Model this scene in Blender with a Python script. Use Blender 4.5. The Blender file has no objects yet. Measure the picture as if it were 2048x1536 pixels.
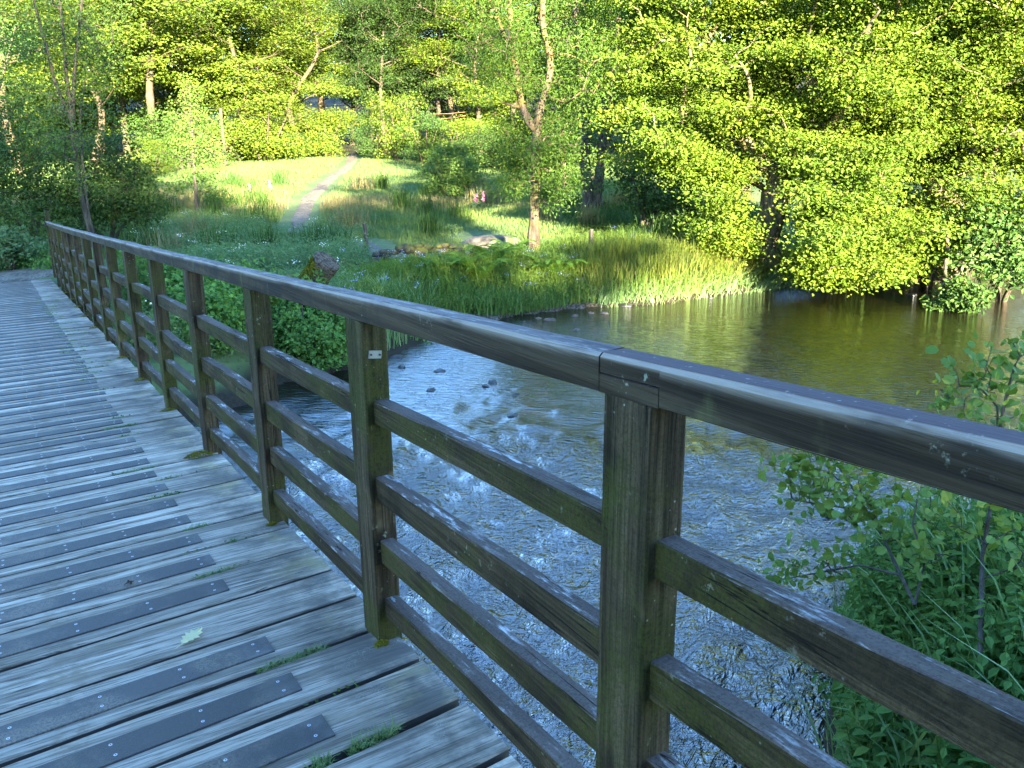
import bpy, math, random
import numpy as np
from mathutils import Matrix, Vector
random.seed(7)
RNG = np.random.default_rng(7)
rad = math.radians
C = bpy.context.scene
COL = C.collection

# ------------------------------------------------------------------ camera, sky, sun, exposure
CZ = 1.337                      # camera height above the deck at the origin
FPX, PITCH, ROLL, YAW = 1669.8, rad(15.654), rad(-0.48), rad(31.76)
_F = np.array([math.sin(YAW)*math.cos(PITCH), math.cos(YAW)*math.cos(PITCH), -math.sin(PITCH)])
_R0 = np.array([math.cos(YAW), -math.sin(YAW), 0.0])
_U0 = np.array([math.sin(PITCH)*math.sin(YAW), math.sin(PITCH)*math.cos(YAW), math.cos(PITCH)])
_c, _s = math.cos(ROLL), math.sin(ROLL)
_R, _U = _c*_R0 + _s*_U0, -_s*_R0 + _c*_U0
CAM = np.array([0.0, 0.0, CZ])
cd = bpy.data.cameras.new('camera')
cam = bpy.data.objects.new('camera', cd); COL.objects.link(cam)
cd.sensor_width = 36; cd.lens = 36*FPX/2048; cd.clip_start = 0.05; cd.clip_end = 2000
M = Matrix.Identity(4)
for i in range(3):
    M[i][0], M[i][1], M[i][2], M[i][3] = _R[i], _U[i], -_F[i], CAM[i]
cam.matrix_world = M
C.camera = cam

SUN_AZ, SUN_EL = rad(13), rad(13)         # azimuth the light travels towards (from +Y to +X); elevation
w = bpy.data.worlds.new('World'); C.world = w; w.use_nodes = True
wn = w.node_tree; wn.nodes.clear()
sky = wn.nodes.new('ShaderNodeTexSky'); sky.sky_type = 'NISHITA'; sky.sun_disc = False
sky.sun_elevation = SUN_EL; sky.sun_rotation = SUN_AZ + math.pi
sky.air_density = 1.0; sky.dust_density = 0.15; sky.ozone_density = 3.0
bg = wn.nodes.new('ShaderNodeBackground'); bg.inputs[1].default_value = 0.10
wo = wn.nodes.new('ShaderNodeOutputWorld')
hs = wn.nodes.new('ShaderNodeHueSaturation'); hs.inputs['Saturation'].default_value = 1.09; hs.inputs['Hue'].default_value = 0.503; wn.links.new(sky.outputs[0], hs.inputs['Color'])
wn.links.new(hs.outputs[0], bg.inputs[0]); wn.links.new(bg.outputs[0], wo.inputs[0])
sl = bpy.data.lights.new('sun', 'SUN'); sl.energy = 5.0; sl.angle = rad(0.5); sl.color = (1.0, 0.86, 0.56)
so = bpy.data.objects.new('sun', sl); COL.objects.link(so)
LDIR = np.array([math.sin(SUN_AZ)*math.cos(SUN_EL), math.cos(SUN_AZ)*math.cos(SUN_EL), -math.sin(SUN_EL)])
so.rotation_euler = Vector(LDIR).to_track_quat('-Z', 'Y').to_euler()
C.view_settings.view_transform = 'Standard'; C.view_settings.look = 'None'
C.view_settings.gamma = 1; C.view_settings.exposure = 4.05
C.cycles.max_bounces = 8; C.cycles.diffuse_bounces = 4; C.cycles.glossy_bounces = 3
C.cycles.transmission_bounces = 4; C.cycles.transparent_max_bounces = 4
C.cycles.use_denoising = True
C.cycles.caustics_reflective = False; C.cycles.caustics_refractive = False
C.cycles.sample_clamp_indirect = 6

# ------------------------------------------------------------------ helpers
def ray(px, py):
    v = _F + _R*(px-1024)/FPX - _U*(py-768)/FPX
    return v
def at_z(px, py, z):
    v = ray(px, py); return CAM + v*((z-CZ)/v[2])
def at_d(px, py, d):                         # d = horizontal distance
    v = ray(px, py); return CAM + v*(d/math.hypot(v[0], v[1]))
def tag(o, label=None, cat=None, group=None, kind=None):
    if label: o['label'] = label
    if cat: o['category'] = cat
    if group: o['group'] = group
    if kind: o['kind'] = kind
    return o
def empty(name, loc=(0, 0, 0), rz=0, sc=1):
    o = bpy.data.objects.new(name, None); COL.objects.link(o)
    o.location = loc; o.rotation_euler = (0, 0, rz); o.scale = (sc, sc, sc) if np.isscalar(sc) else sc
    o.empty_display_size = 0.1
    return o
def copy_tree(o, parent=None):
    c = o.copy(); COL.objects.link(c); c.parent = parent
    for ch in list(o.children): copy_tree(ch, c)
    return c

class MB:
    """collects verts / faces (arrays) and links them as one mesh object"""
    def __init__(s): s.v = []; s.n = 0; s.f = []; s.uv = []
    def add(s, v, f, m=0, uv=None, smooth=False):
        v = np.asarray(v, float).reshape(-1, 3)
        if isinstance(f, np.ndarray): groups = [f]
        else:
            d = {}
            for q in f: d.setdefault(len(q), []).append(q)
            groups = [np.array(q) for q in d.values()]
        for g in groups:
            if len(g): s.f.append((g+s.n, m, smooth))
        s.uv.append(np.zeros((len(v), 2)) if uv is None else np.asarray(uv, float))
        s.v.append(v); s.n += len(v)
    def mesh(s, name, mats):
        me = bpy.data.meshes.new(name)
        V = np.concatenate(s.v); UV = np.concatenate(s.uv)
        li = np.concatenate([g.ravel() for g, _, _ in s.f]).astype(np.int32)
        tot = np.concatenate([np.full(len(g), g.shape[1]) for g, _, _ in s.f]).astype(np.int32)
        st = np.concatenate([[0], np.cumsum(tot)[:-1]]).astype(np.int32)
        mi = np.concatenate([np.full(len(g), m) for g, m, _ in s.f]).astype(np.int32)
        sm = np.concatenate([np.full(len(g), k) for g, _, k in s.f]).astype(bool)
        me.vertices.add(len(V)); me.vertices.foreach_set('co', V.ravel().astype(np.float32))
        me.loops.add(len(li)); me.loops.foreach_set('vertex_index', li)
        me.polygons.add(len(tot)); me.polygons.foreach_set('loop_start', st)
        try: me.polygons.foreach_set('loop_total', tot)
        except Exception: pass
        me.polygons.foreach_set('material_index', mi); me.polygons.foreach_set('use_smooth', sm)
        ul = me.uv_layers.new(name='uv'); ul.data.foreach_set('uv', UV[li].ravel().astype(np.float32))
        for m in (mats if isinstance(mats, (list, tuple)) else [mats]): me.materials.append(m)
        me.update(); me.validate()
        return me
    def build(s, name, mats, parent=None, loc=None):
        o = bpy.data.objects.new(name, s.mesh(name, mats)); COL.objects.link(o)
        if parent is not None: o.parent = parent
        if loc is not None: o.location = loc
        return o

def norm(a): return a/np.maximum(np.linalg.norm(a, axis=-1, keepdims=True), 1e-9)
def tube(mb, pts, r, n=8, m=0, cap=True, smooth=True):
    pts = np.asarray(pts, float); r = np.broadcast_to(np.asarray(r, float), (len(pts),))
    t = norm(np.gradient(pts, axis=0)); ref = np.array([0.31, 0.17, 0.93]) if abs(t[0][2]) < .9 else np.array([1., .1, 0])
    a = norm(np.cross(t, ref)); b = np.cross(t, a)
    ang = np.linspace(0, 2*np.pi, n, endpoint=False)
    V = pts[:, None] + r[:, None, None]*(np.cos(ang)[None, :, None]*a[:, None] + np.sin(ang)[None, :, None]*b[:, None])
    k = len(pts); i = np.arange(k-1)[:, None]; j = np.arange(n)[None]
    Q = np.stack([i*n+j, i*n+(j+1) % n, (i+1)*n+(j+1) % n, (i+1)*n+j], -1).reshape(-1, 4)
    L = np.concatenate([[0], np.cumsum(np.linalg.norm(np.diff(pts, axis=0), axis=1))])
    uv = np.stack([np.repeat(L, n), np.tile(ang/6.28, k)], -1)
    mb.add(V.reshape(-1, 3), Q, m, uv, smooth)
    if cap:
        mb.add(V[-1], [tuple(range(n))], m); mb.add(V[0], [tuple(range(n))[::-1]], m)
def smoothstep(a, b, x):
    t = np.clip((x-a)/(b-a), 0, 1); return t*t*(3-2*t)
def spline(pts, n):
    """Catmull-Rom through pts (arrays), n samples"""
    P = np.asarray(pts, float); P = np.vstack([2*P[0]-P[1], P, 2*P[-1]-P[-2]])
    k = len(P)-3; out = []
    for u in np.linspace(0, k-1e-6, n):
        i = int(u); t = u-i; a, b, c, d = P[i:i+4]
        out.append(.5*((2*b)+(c-a)*t+(2*a-5*b+4*c-d)*t*t+(3*b-a-3*c+d)*t**3))
    return np.array(out)
_NG = {}
def vnoise(x, y, seed=0):
    """smooth value noise, vectorised, -1..1"""
    if seed not in _NG: _NG[seed] = np.random.default_rng(seed+100).random((256, 256))*2-1
    g = _NG[seed]; xi = np.floor(x).astype(int); yi = np.floor(y).astype(int)
    fx, fy = x-xi, y-yi; fx = fx*fx*(3-2*fx); fy = fy*fy*(3-2*fy)
    G = lambda a, b: g[a % 256, b % 256]
    return (G(xi, yi)*(1-fx)+G(xi+1, yi)*fx)*(1-fy)+(G(xi, yi+1)*(1-fx)+G(xi+1, yi+1)*fx)*fy
def fbm(x, y, seed=0, o=3):
    return sum(vnoise(x*2**k+k*17.3, y*2**k+k*5.1, seed+k)*.5**k for k in range(o))

# ------------------------------------------------------------------ materials
class NT:
    def __init__(s, name):
        s.m = bpy.data.materials.new(name); s.m.use_nodes = True
        s.t = s.m.node_tree; s.t.nodes.clear()
        s.out = s.t.nodes.new('ShaderNodeOutputMaterial')
    def n(s, typ, _o=0, _p=None, **kw):
        nd = s.t.nodes.new('ShaderNode'+typ)
        for k, v in (_p or {}).items(): setattr(nd, k, v)
        for k, v in kw.items():
            key = int(k[1:]) if k[0] == 'i' and k[1:].isdigit() else k.replace('_', ' ')
            sock = nd.inputs[key]
            if isinstance(v, bpy.types.NodeSocket): s.t.links.new(v, sock)
            else:
                if isinstance(v, tuple) and len(v) == 3 and sock.type == 'RGBA': v = v+(1,)
                sock.default_value = v
        return nd.outputs[_o]
    def math(s, op, a, b=0.5, c=None):
        kw = {'i0': a, 'i1': b}
        if c is not None: kw['i2'] = c
        return s.n('Math', _p={'operation': op}, **kw)
    def mix(s, f, a, b, mode='MIX'):
        nd = s.t.nodes.new('ShaderNodeMix'); nd.data_type = 'RGBA'; nd.blend_type = mode; nd.clamp_factor = True
        for idx, v in ((0, f), (6, a), (7, b)):
            if isinstance(v, bpy.types.NodeSocket): s.t.links.new(v, nd.inputs[idx])
            else: nd.inputs[idx].default_value = v+(1,) if isinstance(v, tuple) and len(v) == 3 else v
        return nd.outputs[2]
    def ramp(s, f, a, b):      # smooth 0..1 between a and b
        return s.n('MapRange', _p={'interpolation_type': 'SMOOTHSTEP'}, Value=f, From_Min=a, From_Max=b)
    def noise(s, vec, scale, detail=4, rough=.6, dist=0, out=0):
        return s.n('TexNoise', _o=out, Vector=vec, Scale=scale, Detail=detail, Roughness=rough, Distortion=dist)
    def mapping(s, vec, sc=(1, 1, 1), loc=(0, 0, 0)):
        return s.n('Mapping', Vector=vec, Scale=sc, Location=loc)
    def obj(s): return s.n('TexCoord', _o=3)
    def pos(s): return s.n('NewGeometry', _o=0)
    def xyz(s, v): 
        nd = s.t.nodes.new('ShaderNodeSeparateXYZ'); s.t.links.new(v, nd.inputs[0]); return nd.outputs
    def bump(s, h, strength=.5, dist=.01):
        return s.n('Bump', Strength=strength, Distance=dist, Height=h)
    def surf(s, sh): s.t.links.new(sh, s.out.inputs[0]); return s.m
    def pbsdf(s, col, rough=.7, spec=.3, normal=None, metal=0):
        kw = dict(Base_Color=col, Roughness=rough, Metallic=metal); kw['Specular IOR Level'] = spec
        nd = s.t.nodes.new('ShaderNodeBsdfPrincipled')
        for k, v in kw.items():
            sock = nd.inputs[k.replace('_', ' ')]
            if isinstance(v, bpy.types.NodeSocket): s.t.links.new(v, sock)
            else: sock.default_value = v+(1,) if isinstance(v, tuple) else v
        if normal is not None: s.t.links.new(normal, nd.inputs['Normal'])
        return nd.outputs[0]

def leaf_mat(name, c1, c2, trans=.35, spec=.25, tint=(1.25, 1.15, .45), vary=.35):
    t = NT(name)
    r = t.n('NewGeometry', _o=8)                      # random per leaf
    ob = t.n('ObjectInfo', _o=5)
    col = t.mix(r, c1, c2)
    v = t.math('MULTIPLY_ADD', ob, vary, 1-vary/2)
    col = t.mix(1.0, col, t.n('CombineColor', i0=v, i1=v, i2=v), 'MULTIPLY')
    big = t.noise(t.pos(), .55, 2)
    col = t.mix(t.math('MULTIPLY', t.ramp(big, .35, .7), .45), col, t.mix(1.0, col, (1.35, 1.12, .55), 'MULTIPLY'))
    p = t.pbsdf(col, .55, spec*.5)
    tr = t.n('BsdfTranslucent', Color=t.mix(1.0, col, tint, 'MULTIPLY'))
    return t.surf(t.n('MixShader', i0=trans, i1=p, i2=tr))
def bark_mat(name, c1, c2, moss=None, scale=1.0, mossamt=.5):
    t = NT(name); v = t.mapping(t.pos(), (9*scale, 9*scale, 2.2*scale))
    n1 = t.noise(v, 2.0, 6, .65); n2 = t.noise(t.pos(), 1.7, 3)
    col = t.mix(t.ramp(n1, .35, .7), c1, c2)
    if moss: col = t.mix(t.math('MULTIPLY', t.ramp(n2, .45, .65), mossamt), col, moss)
    return t.surf(t.pbsdf(col, .85, .15, t.bump(n1, .8, .03)))

def timber_mat(name, axis, dark, light, green, top=None, gamt=.7, topamt=.0):
    """weathered timber with the grain along an axis ('x','y','z')"""
    t = NT(name); p = t.obj(); rnd = t.n('ObjectInfo', _o=5)
    off = t.n('CombineXYZ', X=t.math('MULTIPLY', rnd, 37.0), Y=t.math('MULTIPLY', rnd, 11.0), Z=t.math('MULTIPLY', rnd, 53.0))
    pv = t.n('VectorMath', _p={'operation': 'ADD'}, i0=p, i1=off)
    s = {'x': (1.3, 26, 26), 'y': (26, 1.3, 26), 'z': (26, 26, 1.3)}[axis]
    s2 = {'x': (3, 150, 150), 'y': (150, 3, 150), 'z': (150, 150, 3)}[axis]
    g1 = t.noise(t.mapping(pv, s), 1.0, 5, .6, .5); g2 = t.noise(t.mapping(pv, s2), 1.0, 3, .6)
    blot = t.noise(pv, 4.5, 4, .6); gn = t.noise(pv, 2.6, 4, .62, .4); fine = t.noise(pv, 90, 3, .7)
    col = t.mix(t.ramp(g1, .3, .72), dark, light)
    col = t.mix(t.math('MULTIPLY', t.ramp(g2, .45, .62), .6), col, tuple(x*.5 for x in dark))
    col = t.mix(t.math('MULTIPLY', t.ramp(blot, .5, .72), .7), col, tuple(x*.4 for x in dark))
    gm = t.math('MULTIPLY', t.ramp(gn, .42, .62), gamt)
    gm = t.math('MULTIPLY', gm, t.ramp(fine, .25, .6))
    col = t.mix(gm, col, green)
    spk = t.ramp(t.n('TexVoronoi', Vector=t.mapping(pv, (45, 45, 45)), Scale=1.0), .13, .06)
    spk = t.math('MULTIPLY', spk, t.ramp(t.noise(pv, 7, 2), .52, .68))
    col = t.mix(t.math('MULTIPLY', spk, .7), col, (.34, .36, .3))
    if top is not None:
        nz = t.xyz(t.n('NewGeometry', _o=1))[2]
        tm = t.ramp(nz, .55, .85)
        st = {'y': (38, 6, 38), 'x': (6, 38, 38), 'z': (38, 38, 6)}[axis]
        lich = t.ramp(t.noise(t.mapping(pv, st), 1.0, 5, .7), .53, .66)
        area = t.ramp(t.noise(pv, 3.0, 2), .35, .65)
        tc = t.mix(t.math('MULTIPLY', t.math('MULTIPLY', lich, area), topamt), t.mix(t.ramp(g1, .3, .7), tuple(x*.6 for x in top), top), (.5, .52, .53))
        col = t.mix(tm, col, tc)
    gr = t.ramp(t.noise(pv, 160, 3, .75), .3, .6); col = t.mix(t.math('SUBTRACT', .45, t.math('MULTIPLY', gr, .45)), col, tuple(x*.3 for x in dark))
    li = t.math('MULTIPLY', t.ramp(t.noise(pv, 34, 4, .7), .6, .68), t.ramp(t.noise(pv, 2.9, 2), .52, .64)); col = t.mix(t.math('MULTIPLY', li, .6), col, (.22, .235, .17))
    s3 = {'x': (.7, 30, 30), 'y': (30, .7, 30), 'z': (30, 30, .7)}[axis]
    ck = t.ramp(t.math('ABSOLUTE', t.math('SUBTRACT', t.noise(t.mapping(pv, s3), 1.0, 3, .5, .8), .5)), .010, .003)
    ck = t.math('MULTIPLY', ck, t.ramp(t.noise(pv, 2.1, 2), .46, .58))
    col = t.mix(t.math('MULTIPLY', ck, .9), col, (.006, .005, .004))
    kn = t.n('TexVoronoi', Vector=t.mapping(pv, {'x': (1.5, 7, 7), 'y': (7, 1.5, 7), 'z': (7, 7, 1.5)}[axis]), Scale=1.0)
    col = t.mix(t.math('MULTIPLY', t.ramp(kn, .16, .07), .75), col, tuple(x*.5 for x in dark))
    wear = t.math('MULTIPLY', t.ramp(t.noise(pv, 3.1, 4, .65), .56, .68), t.ramp(g2, .4, .6))
    col = t.mix(t.math('MULTIPLY', wear, .45), col, tuple(min(1, x*1.9) for x in light))
    h = t.math('SUBTRACT', t.math('ADD', t.math('MULTIPLY', g2, .7), t.math('ADD', g1, t.math('MULTIPLY', fine, .4))), t.math('MULTIPLY', ck, 1.5))
    return t.surf(t.pbsdf(col, .88, .12, t.bump(h, .8, .007)))

M_POST = timber_mat('post_timber', 'z', (.024, .018, .010), (.100, .076, .044), (.046, .054, .010), gamt=.9)
M_RAIL = timber_mat('rail_timber', 'y', (.021, .016, .009), (.084, .064, .034), (.050, .053, .010), top=(.115, .092, .080), gamt=.85, topamt=.85)

def handrail_mat():
    t = NT('handrail_timber'); p = t.obj(); u = t.xyz(t.n('TexCoord', _o=2)); nz = t.xyz(t.n('NewGeometry', _o=1))[2]
    g1 = t.noise(t.mapping(p, (30, 1.2, 30)), 1, 5, .6, .6); g2 = t.noise(t.mapping(p, (160, 4, 160)), 1, 3)
    blot = t.noise(p, 3.2, 4, .65, .3); sp = t.noise(p, 60, 3, .7); gn = t.noise(t.mapping(p, (9, 9, 4)), 1, 4, .6)
    side = t.mix(t.ramp(g1, .3, .72), (.015, .011, .007), (.062, .048, .029))
    side = t.mix(t.math('MULTIPLY', t.ramp(blot, .46, .62), .85), side, (.010, .010, .010))
    side = t.mix(t.math('MULTIPLY', t.ramp(gn, .6, .75), .5), side, (.10, .105, .04))
    lich = t.math('MULTIPLY', t.ramp(t.noise(p, 28, 4, .7), .6, .7), t.ramp(t.noise(p, 2.4, 2), .5, .62))
    side = t.mix(t.math('MULTIPLY', lich, .8), side, (.28, .31, .24))
    top = t.mix(t.ramp(g1, .3, .7), (.072, .060, .058), (.155, .132, .125))
    top = t.mix(t.math('MULTIPLY', t.ramp(t.noise(t.mapping(p, (60, 9, 60)), 1, 4, .7), .5, .64), .6), top, (.30, .28, .25))
    top = t.mix(t.math('MULTIPLY', t.ramp(g2, .55, .75), .5), top, (.07, .06, .08))
    yy = t.xyz(t.pos())[1]
    near = t.mix(t.math('MULTIPLY', t.ramp(sp, .62, .72), .8), (.078, .058, .060), (.27, .25, .23))
    top = t.mix(t.ramp(yy, 1.085, 1.07), top, near)
    worn = t.math('MULTIPLY', t.ramp(u[1], .60, .66), t.ramp(u[1], .84, .78))
    wn_ = t.math('MULTIPLY', worn, t.ramp(t.noise(t.mapping(p, (20, 3, 20)), 1, 4), .3, .55))
    col = t.mix(t.ramp(nz, .45, .8), side, top)
    col = t.mix(t.math('MULTIPLY', wn_, .85), col, (.28, .25, .21))
    h = t.math('ADD', g1, t.math('MULTIPLY', g2, .6))
    return t.surf(t.pbsdf(col, .8, .14, t.bump(h, .8, .007)))
M_HAND = handrail_mat()

def plank_mat():
    t = NT('deck_timber'); p = t.obj(); rnd = t.n('ObjectInfo', _o=5)
    off = t.n('CombineXYZ', X=t.math('MULTIPLY', rnd, 37.0), Y=t.math('MULTIPLY', rnd, 71.0), Z=0.0)
    pv = t.n('VectorMath', _p={'operation': 'ADD'}, i0=p, i1=off); P = t.xyz(p)
    g1 = t.noise(t.mapping(pv, (1.4, 24, 24)), 1, 5, .62, .7); g2 = t.noise(t.mapping(pv, (7, 150, 60)), 1, 5, .7)
    crack = t.noise(t.mapping(pv, (.9, 34, 10)), 1, 3, .5, 1.2)
    crack = t.ramp(t.math('ABSOLUTE', t.math('SUBTRACT', crack, .5)), .012, .004)
    crack = t.math('MULTIPLY', crack, t.ramp(t.noise(pv, 2.2, 2), .5, .62))
    col = t.mix(t.ramp(g1, .28, .72), (.18, .152, .118), (.56, .49, .395))
    col = t.mix(t.math('MULTIPLY', t.ramp(g2, .47, .62), .7), col, (.08, .065, .046))
    col = t.mix(t.math('MULTIPLY', t.ramp(t.noise(pv, 3.3, 4, .6), .55, .75), .5), col, (.25, .195, .12))
    # damp dark blotches and the ochre dirt that gathers by the posts
    edge = t.ramp(P[0], .52, .80)
    dk = t.math('MULTIPLY', edge, t.ramp(t.noise(pv, 5.5, 5, .65), .38, .62))
    col = t.mix(t.math('MULTIPLY', dk, .8), col, (.095, .09, .082))
    oc = t.math('MULTIPLY', t.ramp(P[0], .62, .86), t.ramp(t.noise(pv, 4.1, 4, .6), .53, .68))
    col = t.mix(t.math('MULTIPLY', oc, .65), col, (.30, .255, .12))
    scr = t.ramp(t.n('TexVoronoi', _p={'feature': 'DISTANCE_TO_EDGE'}, Vector=t.mapping(t.n('VectorMath', _p={'operation': 'ADD'}, i0=pv, i1=t.noise(pv, 9, 2, out=1)), (26, 5, 26)), Scale=1.0), .03, .008)
    scr = t.math('MULTIPLY', t.math('MULTIPLY', scr, edge), t.ramp(t.noise(pv, 7.7, 3), .55, .66))
    col = t.mix(t.math('MULTIPLY', scr, .6), col, (.5, .5, .49))
    # two wheel tracks of brown staining across the planks
    trk = t.math('SUBTRACT', t.math('ABSOLUTE', t.math('SUBTRACT', P[0], t.math('MULTIPLY_ADD', P[1], .03, -.07))), t.math('MULTIPLY', t.noise(p, 20, 3), .05))
    trk = t.math('MULTIPLY', t.ramp(trk, .045, .0), t.ramp(t.noise(p, 16, 4, .7), .42, .6))
    col = t.mix(t.math('MULTIPLY', trk, .55), col, (.17, .14, .10))
    col = t.mix(t.math('MULTIPLY', crack, .9), col, (.03, .028, .026))
    v = t.math('MULTIPLY_ADD', rnd, .5, .7)
    col = t.mix(1.0, col, t.n('CombineColor', i0=v, i1=v, i2=v), 'MULTIPLY')
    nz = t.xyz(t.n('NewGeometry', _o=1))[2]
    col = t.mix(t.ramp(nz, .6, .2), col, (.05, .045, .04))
    h = t.math('SUBTRACT', t.math('ADD', g1, t.math('MULTIPLY', g2, .8)), t.math('MULTIPLY', crack, 1.5))
    return t.surf(t.pbsdf(col, .78, .2, t.bump(h, .8, .006)))
M_PLANK = plank_mat()
def grip_mat():
    t = NT('grip_strip_grit'); p = t.obj(); rnd = t.n('ObjectInfo', _o=5)
    g = t.noise(p, 420, 2, .8); b = t.noise(p, 6, 4, .6); g2 = t.noise(p, 130, 3, .8)
    col = t.mix(t.ramp(g, .35, .75), (.017, .0165, .017), (.064, .060, .058))
    col = t.mix(t.math('MULTIPLY', t.math('MULTIPLY', t.ramp(b, .48, .66), t.ramp(g2, .35, .6)), .75), col, (.13, .105, .075))
    col = t.mix(t.math('MULTIPLY', t.ramp(t.xyz(p)[0], .40, .56), t.math('MULTIPLY', t.ramp(b, .4, .6), .6)), col, (.085, .085, .085))
    v = t.math('MULTIPLY_ADD', rnd, .5, .75)
    col = t.mix(1.0, col, t.n('CombineColor', i0=v, i1=v, i2=v), 'MULTIPLY')
    return t.surf(t.pbsdf(col, .6, .5, t.bump(t.math('ADD', g, g2), .6, .003)))
M_GRIP = grip_mat()
def plain(name, col, rough=.6, spec=.4, metal=0):
    t = NT(name); n = t.noise(t.obj(), 30, 3)
    return t.surf(t.pbsdf(t.mix(n, tuple(x*.75 for x in col), col), rough, spec, None, metal))
M_SCREW = plain('screw_metal', (.5, .51, .53), .45, .5, .6)
M_HOLE = plain('screw_recess', (.03, .03, .03))
M_PLATE = plain('plate_metal', (.22, .25, .25), .5, .5, .5)

LM = dict(
    oak=leaf_mat('oak_leaves', (.058, .116, .014), (.108, .160, .022), .42),
    ash=leaf_mat('ash_leaves', (.045, .105, .022), (.080, .145, .028), .34),
    birch=leaf_mat('birch_leaves', (.045, .095, .022), (.085, .135, .03), .34),
    wood=leaf_mat('woodland_leaves', (.050, .100, .012), (.110, .152, .02), .30),
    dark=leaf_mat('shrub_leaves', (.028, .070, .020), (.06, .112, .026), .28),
    bush=leaf_mat('bush_leaves', (.07, .15, .03), (.13, .21, .05), .34),
    bramble=leaf_mat('bramble_leaves', (.06, .15, .035), (.12, .23, .055), .32),
    alder=leaf_mat('alder_leaves', (.10, .19, .035), (.17, .26, .06), .3, .4),
    herb=leaf_mat('herb_leaves', (.075, .15, .065), (.14, .22, .11), .32),
    fern=leaf_mat('fern_leaves', (.05, .13, .02), (.10, .19, .03), .35),
    grass=leaf_mat('meadow_grass_blades', (.085, .155, .06), (.135, .195, .075), .38, .15),
    dry=leaf_mat('seeding_grass', (.15, .145, .075), (.21, .19, .11), .35, .2),
    reed=leaf_mat('reed_blades', (.10, .16, .03), (.17, .21, .05), .38, .25),
    blade=leaf_mat('bank_grass_blades', (.11, .21, .08), (.20, .29, .15), .3, .35),
    white=leaf_mat('white_petals', (.6, .62, .58), (.75, .76, .72), .3, .2, (1, 1, 1)),
    blue=leaf_mat('blue_petals', (.22, .3, .62), (.35, .42, .7), .3, .2, (1, 1, 1)),
    pink=leaf_mat('pink_petals', (.30, .10, .24), (.40, .18, .32), .3, .2, (1, 1, 1)),
    deep=leaf_mat('shade_painted_leaves', (.016, .042, .014), (.038, .072, .018), .2),  # leaf colour darkened to stand in for shade inside the wood
    moss=leaf_mat('moss_tufts', (.09, .10, .012), (.17, .16, .02), .2, .1),
)
BK = dict(
    oak=bark_mat('oak_bark', (.05, .042, .03), (.19, .15, .10), (.11, .10, .03)),
    ash=bark_mat('ash_bark', (.045, .036, .028), (.15, .115, .085), (.13, .10, .03), .8, .75),
    dark=bark_mat('alder_bark', (.035, .028, .022), (.10, .08, .06)),
    birch=bark_mat('birch_bark', (.03, .026, .02), (.10, .085, .065)),
    wood=bark_mat('woodland_bark', (.035, .028, .022), (.11, .085, .06), (.07, .065, .025)),
    twig=bark_mat('twig_bark', (.05, .042, .035), (.11, .095, .08)),
)

# ------------------------------------------------------------------ terrain
ZW = -1.5                                       # water level
_far = [(560, 770), (640, 752), (700, 742), (760, 722), (820, 700), (880, 672), (930, 652), (1000, 640), (1080, 628), (1150, 617), (1240, 610), (1330, 606), (1420, 592),
        (1500, 583), (1560, 575), (1640, 567), (1720, 562), (1800, 561), (1900, 560), (1980, 557), (2060, 552)]
_near = [(2100, 1040), (2000, 1075), (1900, 1120), (1810, 1170), (1740, 1230), (1690, 1310), (1660, 1400), (1640, 1500), (1600, 1640)]
FARB = [(-60, -6), (-12, 6.5), (-2, 8.6), (1.4, 9.0)] + [tuple(at_z(x, y, ZW)[:2]) for x, y in _far] + [(30, 10.5), (60, 6), (120, 0)]
NEARB = [(120, -16), (50, -10), (20, -4), (9, -.5)] + [tuple(at_z(x, y, ZW)[:2]) for x, y in _near] + [(1.0, .2), (-2, -1), (-12, -5), (-60, -20)]
RIV = np.array(FARB + NEARB)
def river_sd(x, y):
    """signed distance to the river outline: positive on land"""
    x = np.asarray(x, float); y = np.asarray(y, float)
    d2 = np.full(x.shape, 1e18); ins = np.zeros(x.shape, bool)
    for (ax, ay), (bx, by) in zip(RIV, np.roll(RIV, -1, 0)):
        ex, ey = bx-ax, by-ay; t = np.clip(((x-ax)*ex+(y-ay)*ey)/(ex*ex+ey*ey), 0, 1)
        d2 = np.minimum(d2, (x-ax-t*ex)**2+(y-ay-t*ey)**2)
        c = ((ay > y) != (by > y)) & (x < (bx-ax)*(y-ay)/((by-ay) if by != ay else 1e-9)+ax); ins ^= c
    return np.where(ins, -1, 1)*np.sqrt(d2)
_bv = np.array([-400, -30, 0, 12, 17, 21, 25, 31, 45, 60, 80, 120, 200, 320, 700])
_bz = np.array([2.0, -.3, -.7, -1.05, -.97, -.80, -.6, -.25, .38, 1.05, 2.6, 6.5, 17, 30, 45])
SHORE = at_z(1070, 630, ZW)[:2]
def ground(x, y):
    x = np.asarray(x, float); y = np.asarray(y, float)
    v = x*math.sin(YAW)+y*math.cos(YAW)
    b = np.interp(v, _bv, _bz)
    b = b + .10*fbm(x*.12, y*.12, 3)*np.clip((v-16)/10, 0, 2) + .04*fbm(x*.8, y*.8, 5)
    sd = river_sd(x, y) + .18*fbm(x*.9, y*.9, 9)
    sh = np.exp(-((x-SHORE[0])**2+(y-SHORE[1])**2)/3.2)
    wdt = 0.9 + 2.2*sh
    k = smoothstep(-.12, 1, sd/wdt)
    land = ZW-.05 + (b-ZW+.05)*np.where(sd > 0, .12+.88*k, 0)
    bed = ZW-.05 - np.clip(-sd*.35, 0, .5)
    return np.where(sd > 0, land, bed)
def ground1(x, y): return float(ground(np.array([x]), np.array([y]))[0])
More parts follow.
